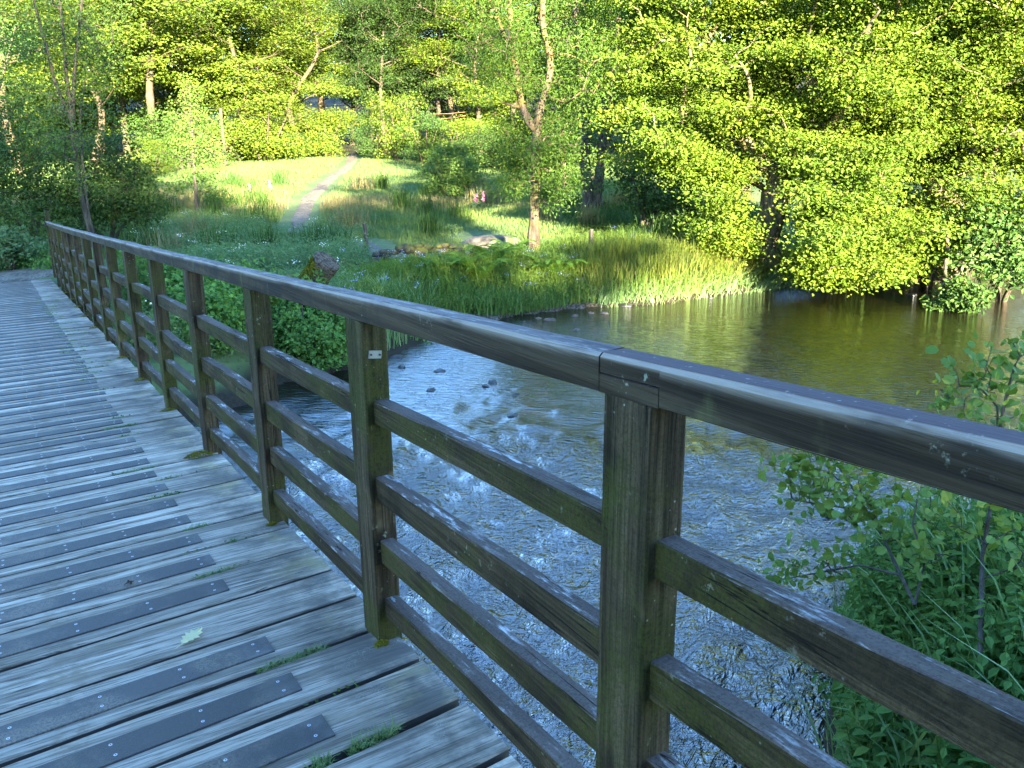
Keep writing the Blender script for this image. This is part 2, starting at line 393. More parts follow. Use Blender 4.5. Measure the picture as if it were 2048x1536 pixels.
def hit(px, py, lo=4, hi=400):
    """where the sight line through a photo point meets the ground"""
    d = np.geomspace(lo, hi, 1500); v = ray(px, py); h = math.hypot(v[0], v[1])
    P = CAM + v*(d/h)[:, None]; g = ground(P[:, 0], P[:, 1]); b = np.where(P[:, 2] < g)[0]
    i = b[0] if len(b) else len(d)-1
    return np.array([P[i, 0], P[i, 1], g[i]])

def polar(r0, r1, nr, nin, nout, half=48):
    r = np.geomspace(r0, r1, nr); a0 = math.degrees(YAW)
    a = np.radians(np.concatenate([np.linspace(a0-half, a0+half, nin, endpoint=False), np.linspace(a0+half, a0+360-half, nout, endpoint=False)]))
    n = len(a); X = r[:, None]*np.sin(a)[None]; Y = r[:, None]*np.cos(a)[None]
    i = np.arange(nr-1)[:, None]; j = np.arange(n)[None]
    Q = np.stack([i*n+j, (i+1)*n+j, (i+1)*n+(j+1) % n, i*n+(j+1) % n], -1).reshape(-1, 4)[:, ::-1]
    return X.ravel(), Y.ravel(), Q, n

# paths on the ground (photo traces)
def trace(pts, n=40):
    return spline(np.array([hit(x, y)[:2] for x, y in pts]), n)
PATH_HILL = trace([(585, 468), (598, 440), (612, 412), (635, 382), (668, 352), (696, 332), (704, 318), (700, 306)])
PATH_LOW = trace([(728, 486), (752, 500), (790, 513), (840, 517), (900, 514), (985, 506), (1040, 494), (1100, 489), (1180, 478)])
PATH_FORK = trace([(962, 474), (985, 488), (1010, 497)], 16)
def pdist(x, y, line):
    d = np.full(np.shape(x), 1e9)
    for (ax, ay), (bx, by) in zip(line[:-1], line[1:]):
        ex, ey = bx-ax, by-ay; t = np.clip(((x-ax)*ex+(y-ay)*ey)/(ex*ex+ey*ey+1e-12), 0, 1)
        d = np.minimum(d, np.hypot(x-ax-t*ex, y-ay-t*ey))
    return d

def ground_mat():
    t = NT('ground_soil_and_turf'); p = t.pos(); P = t.xyz(p)
    n1 = t.noise(p, .5, 5, .6); n2 = t.noise(p, 9, 5, .7)
    col = t.mix(t.ramp(n1, .35, .65), (.075, .125, .045), (.11, .155, .06))
    col = t.mix(t.math('MULTIPLY', t.ramp(n2, .45, .7), .6), col, (.05, .045, .025))
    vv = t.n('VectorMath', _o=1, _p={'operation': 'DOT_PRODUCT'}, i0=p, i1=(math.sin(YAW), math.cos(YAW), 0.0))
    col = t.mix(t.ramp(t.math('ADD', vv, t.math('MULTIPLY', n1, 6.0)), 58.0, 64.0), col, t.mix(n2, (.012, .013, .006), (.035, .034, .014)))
    peb = t.n('RGBToBW', Color=t.n('TexVoronoi', Vector=p, Scale=22.0, _o=1))
    stone = t.mix(.55, (.11, .095, .075), t.mix(t.ramp(peb, .2, .8), (.05, .044, .036), (.17, .15, .125)))
    low = t.ramp(P[2], ZW+.30, ZW+.12)
    bd = t.n('VectorMath', _o=1, _p={'operation': 'DISTANCE'}, i0=p, i1=(float(SHORE[0]), float(SHORE[1]), ZW)); stone = t.mix(t.ramp(bd, 2.4, 1.2), (.022, .018, .012), stone)
    col = t.mix(low, col, t.mix(t.ramp(t.noise(p, 30, 4), .4, .6), (.030, .025, .017), stone))
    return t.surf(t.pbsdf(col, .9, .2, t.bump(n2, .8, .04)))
X, Y, Q, n = polar(.5, 900, 430, 330, 90)
mb = MB(); mb.add(np.stack([X, Y, ground(X, Y)], -1), Q, 0, None, True)
mb.add([(.5*math.sin(a), .5*math.cos(a), ground1(0, 0)) for a in np.linspace(0, 6.283, 24, endpoint=False)], [tuple(range(24))[::-1]])
tag(mb.build('ground', ground_mat()), kind='structure')

# water: a sheet with real waves, choppier over the riffle
RIFF = [at_z(960, 860, ZW), at_z(1150, 1050, ZW), at_z(1500, 960, ZW), at_z(1250, 1300, ZW), at_z(1180, 800, ZW)]
def water_mat():
    t = NT('river_water'); p = t.pos()
    cal = t.noise(t.mapping(t.n('VectorRotate', _p={'rotation_type': 'Z_AXIS'}, Vector=p, Angle=rad(42)), (2.2, 8.0, 1)), 2.0, 4, .6, .3)
    rot = t.n('VectorRotate', _p={'rotation_type': 'Z_AXIS'}, Vector=p, Angle=rad(-28))
    rid = lambda v: t.math('SUBTRACT', 1.0, t.math('ABSOLUTE', t.math('MULTIPLY_ADD', v, 2.0, -1.0)))
    r1 = rid(t.noise(t.mapping(rot, (4, 8, 1)), 1.2, 4, .55, .8)); r2 = rid(t.noise(t.mapping(rot, (9, 17, 1)), 1.0, 2, .5, .8))
    h = t.math('ADD', t.math('MULTIPLY', r1, .6), t.math('MULTIPLY', r2, .4))
    d = t.n('VectorMath', _o=1, _p={'operation': 'LENGTH'}, i0=t.n('VectorMath', _p={'operation': 'ADD'}, i0=p, i1=t.n('VectorMath', _p={'operation': 'SCALE'}, i0=t.noise(p, .5, 3, out=1), Scale=2.2)))
    choppy = t.ramp(d, 9.9, 8.9)
    hh = t.math('ADD', t.math('MULTIPLY', h, t.math('MULTIPLY_ADD', choppy, .97, .03)), t.math('MULTIPLY', cal, t.math('MULTIPLY_ADD', choppy, .25, .28)))
    bed = t.noise(p, 2.2, 5, .65)
    col = t.mix(t.ramp(bed, .35, .7), (.002, .002, .001), (.007, .005, .002))
    nd = t.pbsdf(col, .05, .5, t.bump(hh, 1.0, .075)); nd.node.inputs['IOR'].default_value = 2.6
    return t.surf(nd)
X, Y, Q, n = polar(1.2, 110, 470, 380, 50, 46)
rx, ry = RIFF[1][:2]; dd = np.hypot(X-rx, Y-ry); ch = smoothstep(10.5, 8.0, np.hypot(X, Y)+.8*fbm(X*.4, Y*.4, 77)); near_ = smoothstep(18, 8, np.hypot(X, Y))
ca, sa = math.cos(rad(28)), math.sin(rad(28)); U_, V_ = X*ca+Y*sa, -X*sa+Y*ca
Zw = ZW + .040*ch*fbm(U_*2.6, V_*4.2, 31, 2) + .012*ch*(1-np.abs(fbm(U_*4.5, V_*8, 41, 2)))*near_ + .008*near_*fbm(U_*5, V_*9, 51, 2)
mb = MB(); mb.add(np.stack([X, Y, Zw], -1), Q, 0, None, True)
tag(mb.build('river', water_mat()), kind='structure')

def path_mat():
    t = NT('path_gravel'); p = t.pos(); v = t.n('RGBToBW', Color=t.n('TexVoronoi', Vector=p, Scale=26.0, _o=1)); d = t.n('TexVoronoi', Vector=p, Scale=26.0)
    n1 = t.noise(p, 3, 4, .6)
    col = t.mix(.35, t.mix(t.ramp(n1, .35, .65), (.080, .068, .050), (.170, .145, .112)), t.mix(t.ramp(v, .2, .8), (.05, .043, .034), (.26, .23, .19)))
    return t.surf(t.pbsdf(col, .9, .2, t.bump(d, .7, .02)))
M_PATH = path_mat()
def ribbon(name, line, w, lift=.03):
    t = norm(np.gradient(line, axis=0)); nn = np.stack([-t[:, 1], t[:, 0]], -1)
    w = np.broadcast_to(w, (len(line),))*(1+.22*np.array([vnoise(np.array([i*.9]), np.array([3.3]), 8)[0] for i in range(len(line))]))
    K = 7; off = np.linspace(-.5, .5, K)
    P = line[:, None]+nn[:, None]*(w[:, None]*off[None])[..., None]
    Z = ground(P[..., 0], P[..., 1])+lift*(1-(2*np.abs(off))**4)[None]-.02*(np.abs(off) > .45)[None]
    V = np.concatenate([P, Z[..., None]], -1).reshape(-1, 3); i = np.arange(len(line)-1)[:, None]; j = np.arange(K-1)[None]
    Q = np.stack([i*K+j, i*K+j+1, (i+1)*K+j+1, (i+1)*K+j], -1).reshape(-1, 4)[:, ::-1]
    mb = MB(); mb.add(V, Q, 0, None, True); return tag(mb.build(name, M_PATH), kind='structure')
ribbon('path', PATH_HILL, np.linspace(.48, .8, 40))
ribbon('path', PATH_LOW, np.linspace(.48, .8, 40))
ribbon('path', PATH_FORK, .7)
_ge = np.array([[-6, 18.9], [-3, 18.95], [-1, 19.0], [.3, 19.1], [1.0, 19.2]])
ribbon('gravel_path', spline(_ge, 24), 1.6, .06)

# ------------------------------------------------------------------ footbridge
def zd(s): return -.0563*s+.0002*s*s
def TT(s): return .8365+.0004*s*s
POSTS = [-2.62, -1.45, -.25, .94, 2.139, 3.3136, 4.525, 5.7304, 6.9238, 8.0895, 9.2318, 10.3685, 11.60, 12.76, 13.86, 15.0, 16.08, 17.19, 18.3]
PW, PD, RH = .1246, .0764, 1.003
bridge = empty('footbridge', (0, 0, 0))
tag(bridge, 'weathered timber footbridge with dark grip strips on its planks and a four-bar railing', 'footbridge')
def prism(mb, prof, pts, m=0, rj=0, seed=0, endcap=True, uvv=None, frame=None):
    """loft a closed profile (x across, z up) along pts (world); x axis = +X, z axis = +Z"""
    pr = np.asarray(prof, float); pts = np.asarray(pts, float); k = len(pr); r = np.random.default_rng(seed)
    V = np.zeros((len(pts), k, 3))
    for i, p in enumerate(pts):
        V[i, :, 0] = p[0]+pr[:, 0]; V[i, :, 1] = p[1]; V[i, :, 2] = p[2]+pr[:, 1]
        if rj: V[i, :, 0] += r.normal(0, rj, k); V[i, :, 2] += r.normal(0, rj, k)
    i = np.arange(len(pts)-1)[:, None]; j = np.arange(k)[None]
    Q = np.stack([i*k+j, i*k+(j+1) % k, (i+1)*k+(j+1) % k, (i+1)*k+j], -1).reshape(-1, 4)
    vv = np.arange(k)/k if uvv is None else np.asarray(uvv)
    uv = np.stack([np.repeat(pts[:, 1], k), np.tile(vv, len(pts))], -1)
    mb.add(V.reshape(-1, 3), Q, m, uv, False)
    if endcap: mb.add(V[0], [tuple(range(k))[::-1]], m, np.zeros((k, 2))); mb.add(V[-1], [tuple(range(k))], m, np.zeros((k, 2)))
def rectprof(w, h, b):     # x 0..w, z 0..h with bevel b, counter-clockwise seen from -Y
    return [(b, 0), (w-b, 0), (w, b), (w, h-b), (w-b, h), (b, h), (0, h-b), (0, b)]
def post(i, s, h, parent):
    mb = MB(); t0 = TT(s); r = np.random.default_rng(i+50); b = .005
    ring = [(b, 0), (PD-b, 0), (PD, b), (PD, PW-b), (PD-b, PW), (b, PW), (0, PW-b), (0, b)]
    zs = np.concatenate([[-.14], np.linspace(0, h-.004, 10), [h]]); k = 8; V = np.zeros((len(zs), k, 3)); lean = r.normal(0, .003, 2)
    for a, z in enumerate(zs):
        q = np.array(ring)
        if a == len(zs)-1: q = (q-[PD/2, PW/2])*.93+[PD/2, PW/2]
        V[a, :, 0] = t0+q[:, 0]+lean[0]*z+r.normal(0, .0007, k); V[a, :, 1] = s+q[:, 1]+lean[1]*z+r.normal(0, .0007, k); V[a, :, 2] = zd(s)+z
    ii = np.arange(len(zs)-1)[:, None]; j = np.arange(k)[None]
    Q = np.stack([ii*k+j, ii*k+(j+1) % k, (ii+1)*k+(j+1) % k, (ii+1)*k+j], -1).reshape(-1, 4)
    mb.add(V.reshape(-1, 3), Q); mb.add(V[-1], [tuple(range(k))])
    return mb.build('post', M_POST, parent)
post_objs = []
for i, s in enumerate(POSTS):
    post_objs.append(post(i, s, 1.26 if i == len(POSTS)-1 else RH-.002, bridge))
# small metal plate with two bolts on the near face of one post
s1 = POSTS[4]; pc = None
v = ray(750, 709); lam = (s1-.003)/v[1]; pc = CAM+v*lam
mb = MB()
def box(mb, c, d, m=0, rot=None):
    c = np.array(c); d = np.array(d)/2
    V = np.array([[x, y, z] for x in (-1, 1) for y in (-1, 1) for z in (-1, 1)])*d
    if rot is not None: V = V@np.array(rot).T
    mb.add(V+c, [(0, 1, 3, 2), (4, 6, 7, 5), (0, 4, 5, 1), (2, 3, 7, 6), (0, 2, 6, 4), (1, 5, 7, 3)], m)
ct, st_ = math.cos(-.12), math.sin(-.12)
box(mb, (pc[0], s1-.0025, pc[2]), (.038, .005, .022), 0, [[ct, 0, -st_], [0, 1, 0], [st_, 0, ct]])
for k in (-1, 1):
    tube(mb, [(pc[0]+k*.013, s1-.0048, pc[2]-k*.0016), (pc[0]+k*.013, s1-.0085, pc[2]-k*.0016)], .003, 8, 1)
mb.build('metal_plate', [M_PLATE, M_HOLE], post_objs[4])
# four rails in each bay
for i in range(len(POSTS)-1):
    a, b = POSTS[i]+PW-.012, POSTS[i+1]+.012
    for j, (lo, hi) in enumerate([(.700, .770), (.464, .543), (.265, .340), (.082, .148)]):
        mb = MB(); r = np.random.default_rng(i*9+j); h = hi-lo; e = .02+r.normal(0, .002); n_ = 9
        ys = np.linspace(a, b, n_); bow = r.normal(0, .004)*np.sin(np.linspace(0, np.pi, n_)); dz = r.normal(0, .003)
        prism(mb, rectprof(.045, h, .004), [(TT(y)+e+bw, y, zd(y)+lo+dz+bw*.5) for y, bw in zip(ys, bow)], 0, .0008, i*9+j)
        mb.build('rail', M_RAIL, bridge)
# handrail lengths with a lapped joint over the nearest post
HW, HH = .060, .069
def handprof(z0, z1):
    b = .008; B = .003
    if z1 > HH-.001:
        p = [(B, z0), (HW-B, z0), (HW, z0+B), (HW, z1-b), (HW-.004, z1-.004), (HW-b, z1), (b, z1), (.004, z1-.0035), (0, z1-b), (0, z0+B)]
        vv = [.0, .1, .2, .3, .36, .42, .60, .68, .80, .95]
    else:
        p = [(.001, z0), (HW-.001, z0), (HW-.001, z1), (.001, z1)]; vv = [0, .1, .2, .95]
    return p, vv
def handrail(a, b, lapa=None, lapb=None, seed=0):
    mb = MB(); n_ = max(3, int((b-a)/.22)); r = np.random.default_rng(seed)
    ys = np.linspace(a, b, n_); jit = np.cumsum(r.normal(0, .0008, n_)); jit -= np.linspace(jit[0], jit[-1], n_)
    P = lambda ys, jj: [(TT(y)-.001+q, y, zd(y)+RH+.0005+q*.6) for y, q in zip(ys, jj)]
    p, vv = handprof(0, HH); prism(mb, p, P(ys, jit), 0, .0007, seed, True, vv)
    if lapa is not None:         # this length's top half runs on towards the smaller y / larger y
        y0, y1, z0, z1 = lapa; p, vv = handprof(z0, z1); q = np.linspace(y0, y1, 3); prism(mb, p, P(q, [0]*3), 0, 0, 1, True, vv if z1 > .05 else [0]*len(p))
    if lapb is not None:
        y0, y1, z0, z1 = lapb; p, vv = handprof(z0, z1); q = np.linspace(y0, y1, 3); prism(mb, p, P(q, [0]*3), 0, 0, 1, True, vv if z1 > .05 else [0]*len(p))
    return mb.build('handrail', M_HAND, bridge)
JU, JL = 1.072, .925; HM = .032
handrail(-2.6, JL-.0015, lapa=(JL-.0015, JU-.0015, HM+.001, HH), seed=3)
handrail(JU+.0015, POSTS[6]+.06, lapa=(JL+.001, JU+.0015, 0.0, HM-.001), seed=4)
for k, (a, b) in enumerate([(6, 9), (9, 12), (12, 15), (15, 18)]):
    handrail(POSTS[a]+.063, POSTS[b]+(.06 if b < 18 else .02), seed=5+k)
# planks, each with its grip strip
def gapc(n, t):            # centre line of gap n at lateral position t
    s = 2.20+.2525*n; sk = float(np.interp(s, [0, 4, 8, 12], [.092, .06, .03, .01])); return s+sk*(t-.45)
XL = -1.7
GAPW = {}
rg = np.random.default_rng(21)
NPL = range(-12, 63)
for n_ in range(-13, 65): GAPW[n_] = rg.uniform(.009, .021)
for n_, g in {-1: .023, 0: .022, 1: .020, 2: .017, -2: .026, -3: .022, -4: .02}.items(): GAPW[n_] = g
def tri_screw(mb, x, y, z, r=.0048):
    a = np.linspace(0, 6.283, 12, endpoint=False)
    o = np.stack([x+r*np.cos(a), y+r*np.sin(a), np.full(12, z+.0008)], -1); i_ = np.stack([x+.45*r*np.cos(a), y+.45*r*np.sin(a), np.full(12, z+.0012)], -1)
    mb.add(np.vstack([o, i_]), [(k, (k+1) % 12, 12+(k+1) % 12, 12+k) for k in range(12)], 1)
    mb.add(i_-[0, 0, .0003], [tuple(range(12))], 2)
for n_ in NPL:
    mb = MB(); r = np.random.default_rng(n_+300); s_mid = 2.2+.2525*(n_+.5); xe = .90+r.normal(0, .004); nx = 34 if s_mid < 9 else 14
    xs = np.linspace(XL, xe, nx); th = .052; dz = r.normal(0, .0016); b = .005
    e0 = np.array([gapc(n_, x)+GAPW[n_]/2 for x in xs]) + .0035*np.array([fbm(np.array([x*3.1]), np.array([n_*7.7]), 61)[0] for x in xs])
    e1 = np.array([gapc(n_+1, x)-GAPW[n_+1]/2 for x in xs]) + .0035*np.array([fbm(np.array([x*3.1]), np.array([n_*7.7+40]), 61)[0] for x in xs])
    ring = []
    for x, a, c in zip(xs, e0, e1):
        zt = lambda y: zd(y)+dz
        ring.append([(x, a, zt(a)-th), (x, c, zt(c)-th), (x, c, zt(c)-b), (x, c-b*.8, zt(c)), (x, (a+c)/2, zt((a+c)/2)-.0012), (x, a+b*.8, zt(a)), (x, a, zt(a)-b)])
    V = np.array(ring); k = 7; ii = np.arange(nx-1)[:, None]; j = np.arange(k)[None]
    Q = np.stack([ii*k+j, ii*k+(j+1) % k, (ii+1)*k+(j+1) % k, (ii+1)*k+j], -1).reshape(-1, 4)
    mb.add(V.reshape(-1, 3), Q); mb.add(V[-1], [tuple(range(k))]); mb.add(V[0], [tuple(range(k))[::-1]])
    po = mb.build('plank', M_PLANK, bridge)
    if n_ == 1: continue                                         # the plank with no strip
    mb = MB(); x1 = .555+r.normal(0, .006); x0 = XL+.15; h = .0055; hw = .052
    seam = [.16] if n_ == 6 else []
    for a, c in zip([x0]+seam, [q-.0015 for q in seam]+[x1]):
        xs = np.linspace(a, c, 12); rr = []
        for x in xs:
            m_ = gapc(n_+.5, x); zz = zd(m_)+dz-.0008
            z_ = lambda y: zd(y)+dz-.001
            rr.append([(x, m_-hw, z_(m_-hw)), (x, m_+hw, z_(m_+hw)), (x, m_+hw, z_(m_+hw)+h-.002), (x, m_+hw-.002, z_(m_+hw)+h), (x, m_-hw+.002, z_(m_-hw)+h), (x, m_-hw, z_(m_-hw)+h-.002)])
        V = np.array(rr); k = 6; ii = np.arange(11)[:, None]; j = np.arange(k)[None]
        Q = np.stack([ii*k+j, ii*k+(j+1) % k, (ii+1)*k+(j+1) % k, (ii+1)*k+j], -1).reshape(-1, 4)
        mb.add(V.reshape(-1, 3), Q); mb.add(V[-1], [tuple(range(k))]); mb.add(V[0], [tuple(range(k))[::-1]])
    if s_mid < 10:
        for q in range(8):
            xx = x1-.045-.2185*q
            if xx < -1.3: break
            for sg in (-1, 1):
                yy = gapc(n_+.5, xx)+sg*.0255+r.normal(0, .0012); tri_screw(mb, xx+r.normal(0, .002), yy, zd(yy)+dz+h-.001)
    mb.build('grip_strip', [M_GRIP, M_SCREW, M_HOLE], po)
# bearers under the deck
for x in (.62, -.4, -1.4):
    mb = MB(); ys = np.linspace(-1.0, 18.0, 20)
    prism(mb, rectprof(.14, .30, .008), [(x, y, zd(y)-.053-.302) for y in ys], 0, .001, 2); mb.build('bearer', M_RAIL, bridge)

# stone abutment where the far end of the bridge lands: rough masonry under the last planks
def rock_mesh(mb, c, size, seed, m=0, flat=.7):
    import bmesh
    r = np.random.default_rng(seed); bm = bmesh.new(); bmesh.ops.create_icosphere(bm, subdivisions=3, radius=1)
    V = np.array([v.co[:] for v in bm.verts]); F = [tuple(v.index for v in f.verts) for f in bm.faces]; bm.free()
    for _ in range(9):
        nn = norm(r.normal(size=3)); d = r.uniform(.55, .9); k = V@nn; V = V-np.maximum(k-d, 0)[:, None]*nn*.85
    nz = sum(np.sin(V@r.normal(0, 3+2*q, 3)+r.uniform(0, 6))*.05/(1+q) for q in range(4)); V = V*(1+nz)[:, None]
    a = r.uniform(0, 6.28); R = np.array([[math.cos(a), -math.sin(a), 0], [math.sin(a), math.cos(a), 0], [0, 0, 1]])
    sz = np.array(size) if not np.isscalar(size) else size*np.array([1, r.uniform(.7, 1), flat])
    mb.add((V*sz)@R.T+np.array(c), np.array(F), m, None, True)
def rock_mat(name, c1, c2, moss=None, amt=.7, wet=False):
    t = NT(name); p = t.pos(); n1 = t.noise(p, 7, 6, .65); n2 = t.noise(p, 2.6, 3)
    col = t.mix(t.ramp(n1, .35, .68), c1, c2); nz = t.xyz(t.n('NewGeometry', _o=1))[2]
    if moss: col = t.mix(t.math('MULTIPLY', t.math('MULTIPLY', t.ramp(nz, -.3, .4), t.ramp(n2, .32, .48)), amt), col, moss)
    return t.surf(t.pbsdf(col, .3 if wet else .8, .5 if wet else .25, t.bump(n1, .9, .05)))
M_ROCK = rock_mat('river_stone', (.05, .045, .04), (.15, .13, .11))
M_WET = rock_mat('wet_stone', (.02, .02, .02), (.06, .06, .06), None, 0, True)
M_WALL = rock_mat('mossy_wall_stone', (.028, .024, .017), (.085, .072, .05), (.085, .088, .014), 1.0)
M_RED = rock_mat('reddish_boulder', (.22, .11, .06), (.42, .24, .15))

# ------------------------------------------------------------------ vegetation helpers
LT = {  # leaf templates: x = across, y = along, z = normal
    'quad': (np.array([[0, 0, 0], [.5, .45, .10], [0, 1, -.05], [-.5, .45, .10]]), np.array([[0, 1, 2, 3]])),
    'leaf': (np.array([[0, 0, 0], [.38, .25, .09], [.5, .58, .10], [0, 1, -.08], [-.5, .58, .10], [-.38, .25, .09]]), np.array([[0, 1, 2, 3], [0, 3, 4, 5]])),
    'round': (np.array([[0, 0, 0], [.40, .22, .07], [.52, .60, .09], [.25, .97, .02], [0, .92, -.03], [-.25, .97, .02], [-.52, .60, .09], [-.40, .22, .07]]),
              np.array([[0, 1, 2, 3], [0, 3, 4, 4], [0, 4, 5, 5], [0, 5, 6, 7]])),
}
LT['round'] = (LT['round'][0], np.array([[0, 1, 2, 3], [0, 3, 4, 5], [0, 5, 6, 7]]))
def leaves(mb, pos, nrm, L, Wr=.6, tpl='quad', m=0, rng=RNG, tang=None):
    pos = np.asarray(pos, float); N = len(pos)
    if N == 0: return
    V, F = LT[tpl]; nrm = norm(np.asarray(nrm, float)+rng.normal(0, 1e-3, (N, 3)))
    tg = rng.normal(size=(N, 3)) if tang is None else np.asarray(tang, float)+rng.normal(0, .25, (N, 3))
    ay = norm(tg-(tg*nrm).sum(1, keepdims=True)*nrm); ax = np.cross(ay, nrm)
    L = np.broadcast_to(np.asarray(L, float), (N,))[:, None, None]
    W = (pos[:, None]+L*(V[None, :, 0:1]*Wr*ax[:, None]+V[None, :, 1:2]*ay[:, None]+V[None, :, 2:3]*nrm[:, None])).reshape(-1, 3)
    k = len(V); FF = (F[None]+(np.arange(N)*k)[:, None, None]).reshape(-1, F.shape[1])
    mb.add(W, FF, m)
def rj(N, sh, sv=None, rng=RNG):
    q = rng.normal(size=(N, 3)); q[:, :2] *= sh; q[:, 2] *= sh if sv is None else sv; return q
def sprays(mb, tips, n, sh, sv, L, rng, center=None, up=.8, out=.5, tpl='quad', Wr=.62, m=0, rnd=.7):
    """a flattened spray of leaves round every twig tip"""
    T = np.repeat(np.asarray(tips), n, 0); N = len(T)
    P = T+rj(N, sh, sv, rng)
    nr = rng.normal(0, rnd, (N, 3)); nr[:, 2] += up
    if center is not None: nr += out*norm(T-np.asarray(center))
    nr += np.array([-.10, -.42, 0])*up        # leaves turn to the open, light side
    leaves(mb, P, nr, L*rng.uniform(.5, 1.35, N), Wr, tpl, m, rng)
def skeleton(limbs, targets, rng, step=.3, rtip=.006, sag=.15, pw=.42):
    """limbs: list of (points, radii); joins every target to the nearest wood with a curved twig. returns segments"""
    P = []; Rd = []
    for pts, r in limbs:
        k = max(3, int(np.linalg.norm(np.diff(pts, axis=0), axis=1).sum()/step)); q = spline(pts, k)
        P.append(q); Rd.append(np.interp(np.linspace(0, 1, k), np.linspace(0, 1, len(r)), r))
    P = np.vstack(P); Rd = np.concatenate(Rd); fixed = len(P)
    par = np.full(fixed, -1); cnt = np.zeros(fixed)
    order = np.argsort([np.min(np.linalg.norm(P-t, axis=1)) for t in targets])
    for i in order:
        t = np.asarray(targets[i]); d = np.linalg.norm(P-t, axis=1)+.35*np.maximum(P[:, 2]-t[2]+.2, 0)
        j = int(np.argmin(d)); a = P[j]; L = np.linalg.norm(t-a)
        if L < 1e-3: continue
        k = max(2, int(L/step)+1); u = np.linspace(0, 1, k+1)[1:, None]
        mid = (a+t)/2+rng.normal(0, .13*L, 3)+np.array([0, 0, sag*L])
        q = (1-u)**2*a+2*u*(1-u)*mid+u*u*t+rng.normal(0, .035*step, (k, 3))*(u < 1)
        base = len(P); P = np.vstack([P, q]); par = np.concatenate([par, [j], base+np.arange(k-1)])
        cnt = np.concatenate([cnt, np.zeros(k)]); Rd = np.concatenate([Rd, np.zeros(k)])
        c = base+k-1
        while c != -1 and c >= fixed: cnt[c] += 1; c = par[c]
    r = rtip*np.maximum(cnt, 1)**pw
    cap = np.where(Rd > 0, Rd, 1e9); idx = np.arange(fixed, len(P))
    for i in idx: cap[i] = min(cap[par[i]]*.85 if par[i] < fixed else 1e9, 1e9)
    r = np.minimum(r, np.where(np.arange(len(P)) < fixed, 1e9, cap)); r[:fixed] = Rd[:fixed]
    return P, par, r, fixed
def twigs(mb, P, par, r, fixed, n=5, m=0):
    i = np.arange(fixed, len(P)); a = P[par[i]]; b = P[i]; ra = np.where(par[i] < fixed, r[i], np.minimum(r[par[i]], r[i]*1.5)); rb = r[i]
    if not len(i): return
    t = norm(b-a); ref = np.where(np.abs(t[:, 2:3]) < .9, np.array([[.1, .2, 1.]]), np.array([[1., .1, 0]])); x = norm(np.cross(t, ref)); y = np.cross(t, x)
    ang = np.linspace(0, 2*np.pi, n, endpoint=False); c = np.cos(ang)[None, :, None]; s = np.sin(ang)[None, :, None]
    A = a[:, None]+ra[:, None, None]*(c*x[:, None]+s*y[:, None]); B = b[:, None]+rb[:, None, None]*(c*x[:, None]+s*y[:, None])
    V = np.concatenate([A, B], 1).reshape(-1, 3); j = np.arange(n)
    F = np.stack([j, (j+1) % n, n+(j+1) % n, n+j], -1); FF = (F[None]+(np.arange(len(i))*2*n)[:, None, None]).reshape(-1, 4)
    mb.add(V, FF, m, None, True)
def blob_targets(blobs, rng, jit=.0):
    """blobs: (centre, radii, count) -> points spread in the shell and inside of ellipsoids"""
    out = []
    for c, rr, n in blobs:
        d = norm(rng.normal(size=(n, 3))); rad_ = rng.uniform(.25, 1, (n, 1))**.45
        out.append(np.asarray(c)+d*rad_*np.asarray(rr))
    return np.vstack(out)
def make_tree(name, root_loc, limbs, targets, leafcfg, bark, leafm, rng, step=.3, rtip=.006, sag=.12, trunkn=10, parent_tag=None, rough=.06, twign=5):
    """limbs and targets are in world space; the thing is an Empty at root_loc with trunk and crown"""
    root = empty(name, tuple(root_loc)); o = np.asarray(root_loc, float)
    L = [(np.asarray(p)-o, r) for p, r in limbs]; T = np.asarray(targets)-o
    P, par, r, fx = skeleton(L, T, rng, step, rtip, sag)
    mb = MB()
    for pts, rr in L:
        k = max(4, int(np.linalg.norm(np.diff(pts, axis=0), axis=1).sum()/.22)); q = spline(pts, k)
        R_ = np.interp(np.linspace(0, 1, k), np.linspace(0, 1, len(rr)), rr)
        R_ = R_*(1+rough*rng.normal(size=k)); tube(mb, q, R_, trunkn)
    twigs(mb, P, par, r, fx, twign)
    mb.build('trunk', bark, root)
    mb = MB(); leafcfg(mb, T, rng, P, par, fx); mb.build('crown', leafm, root)
    return root

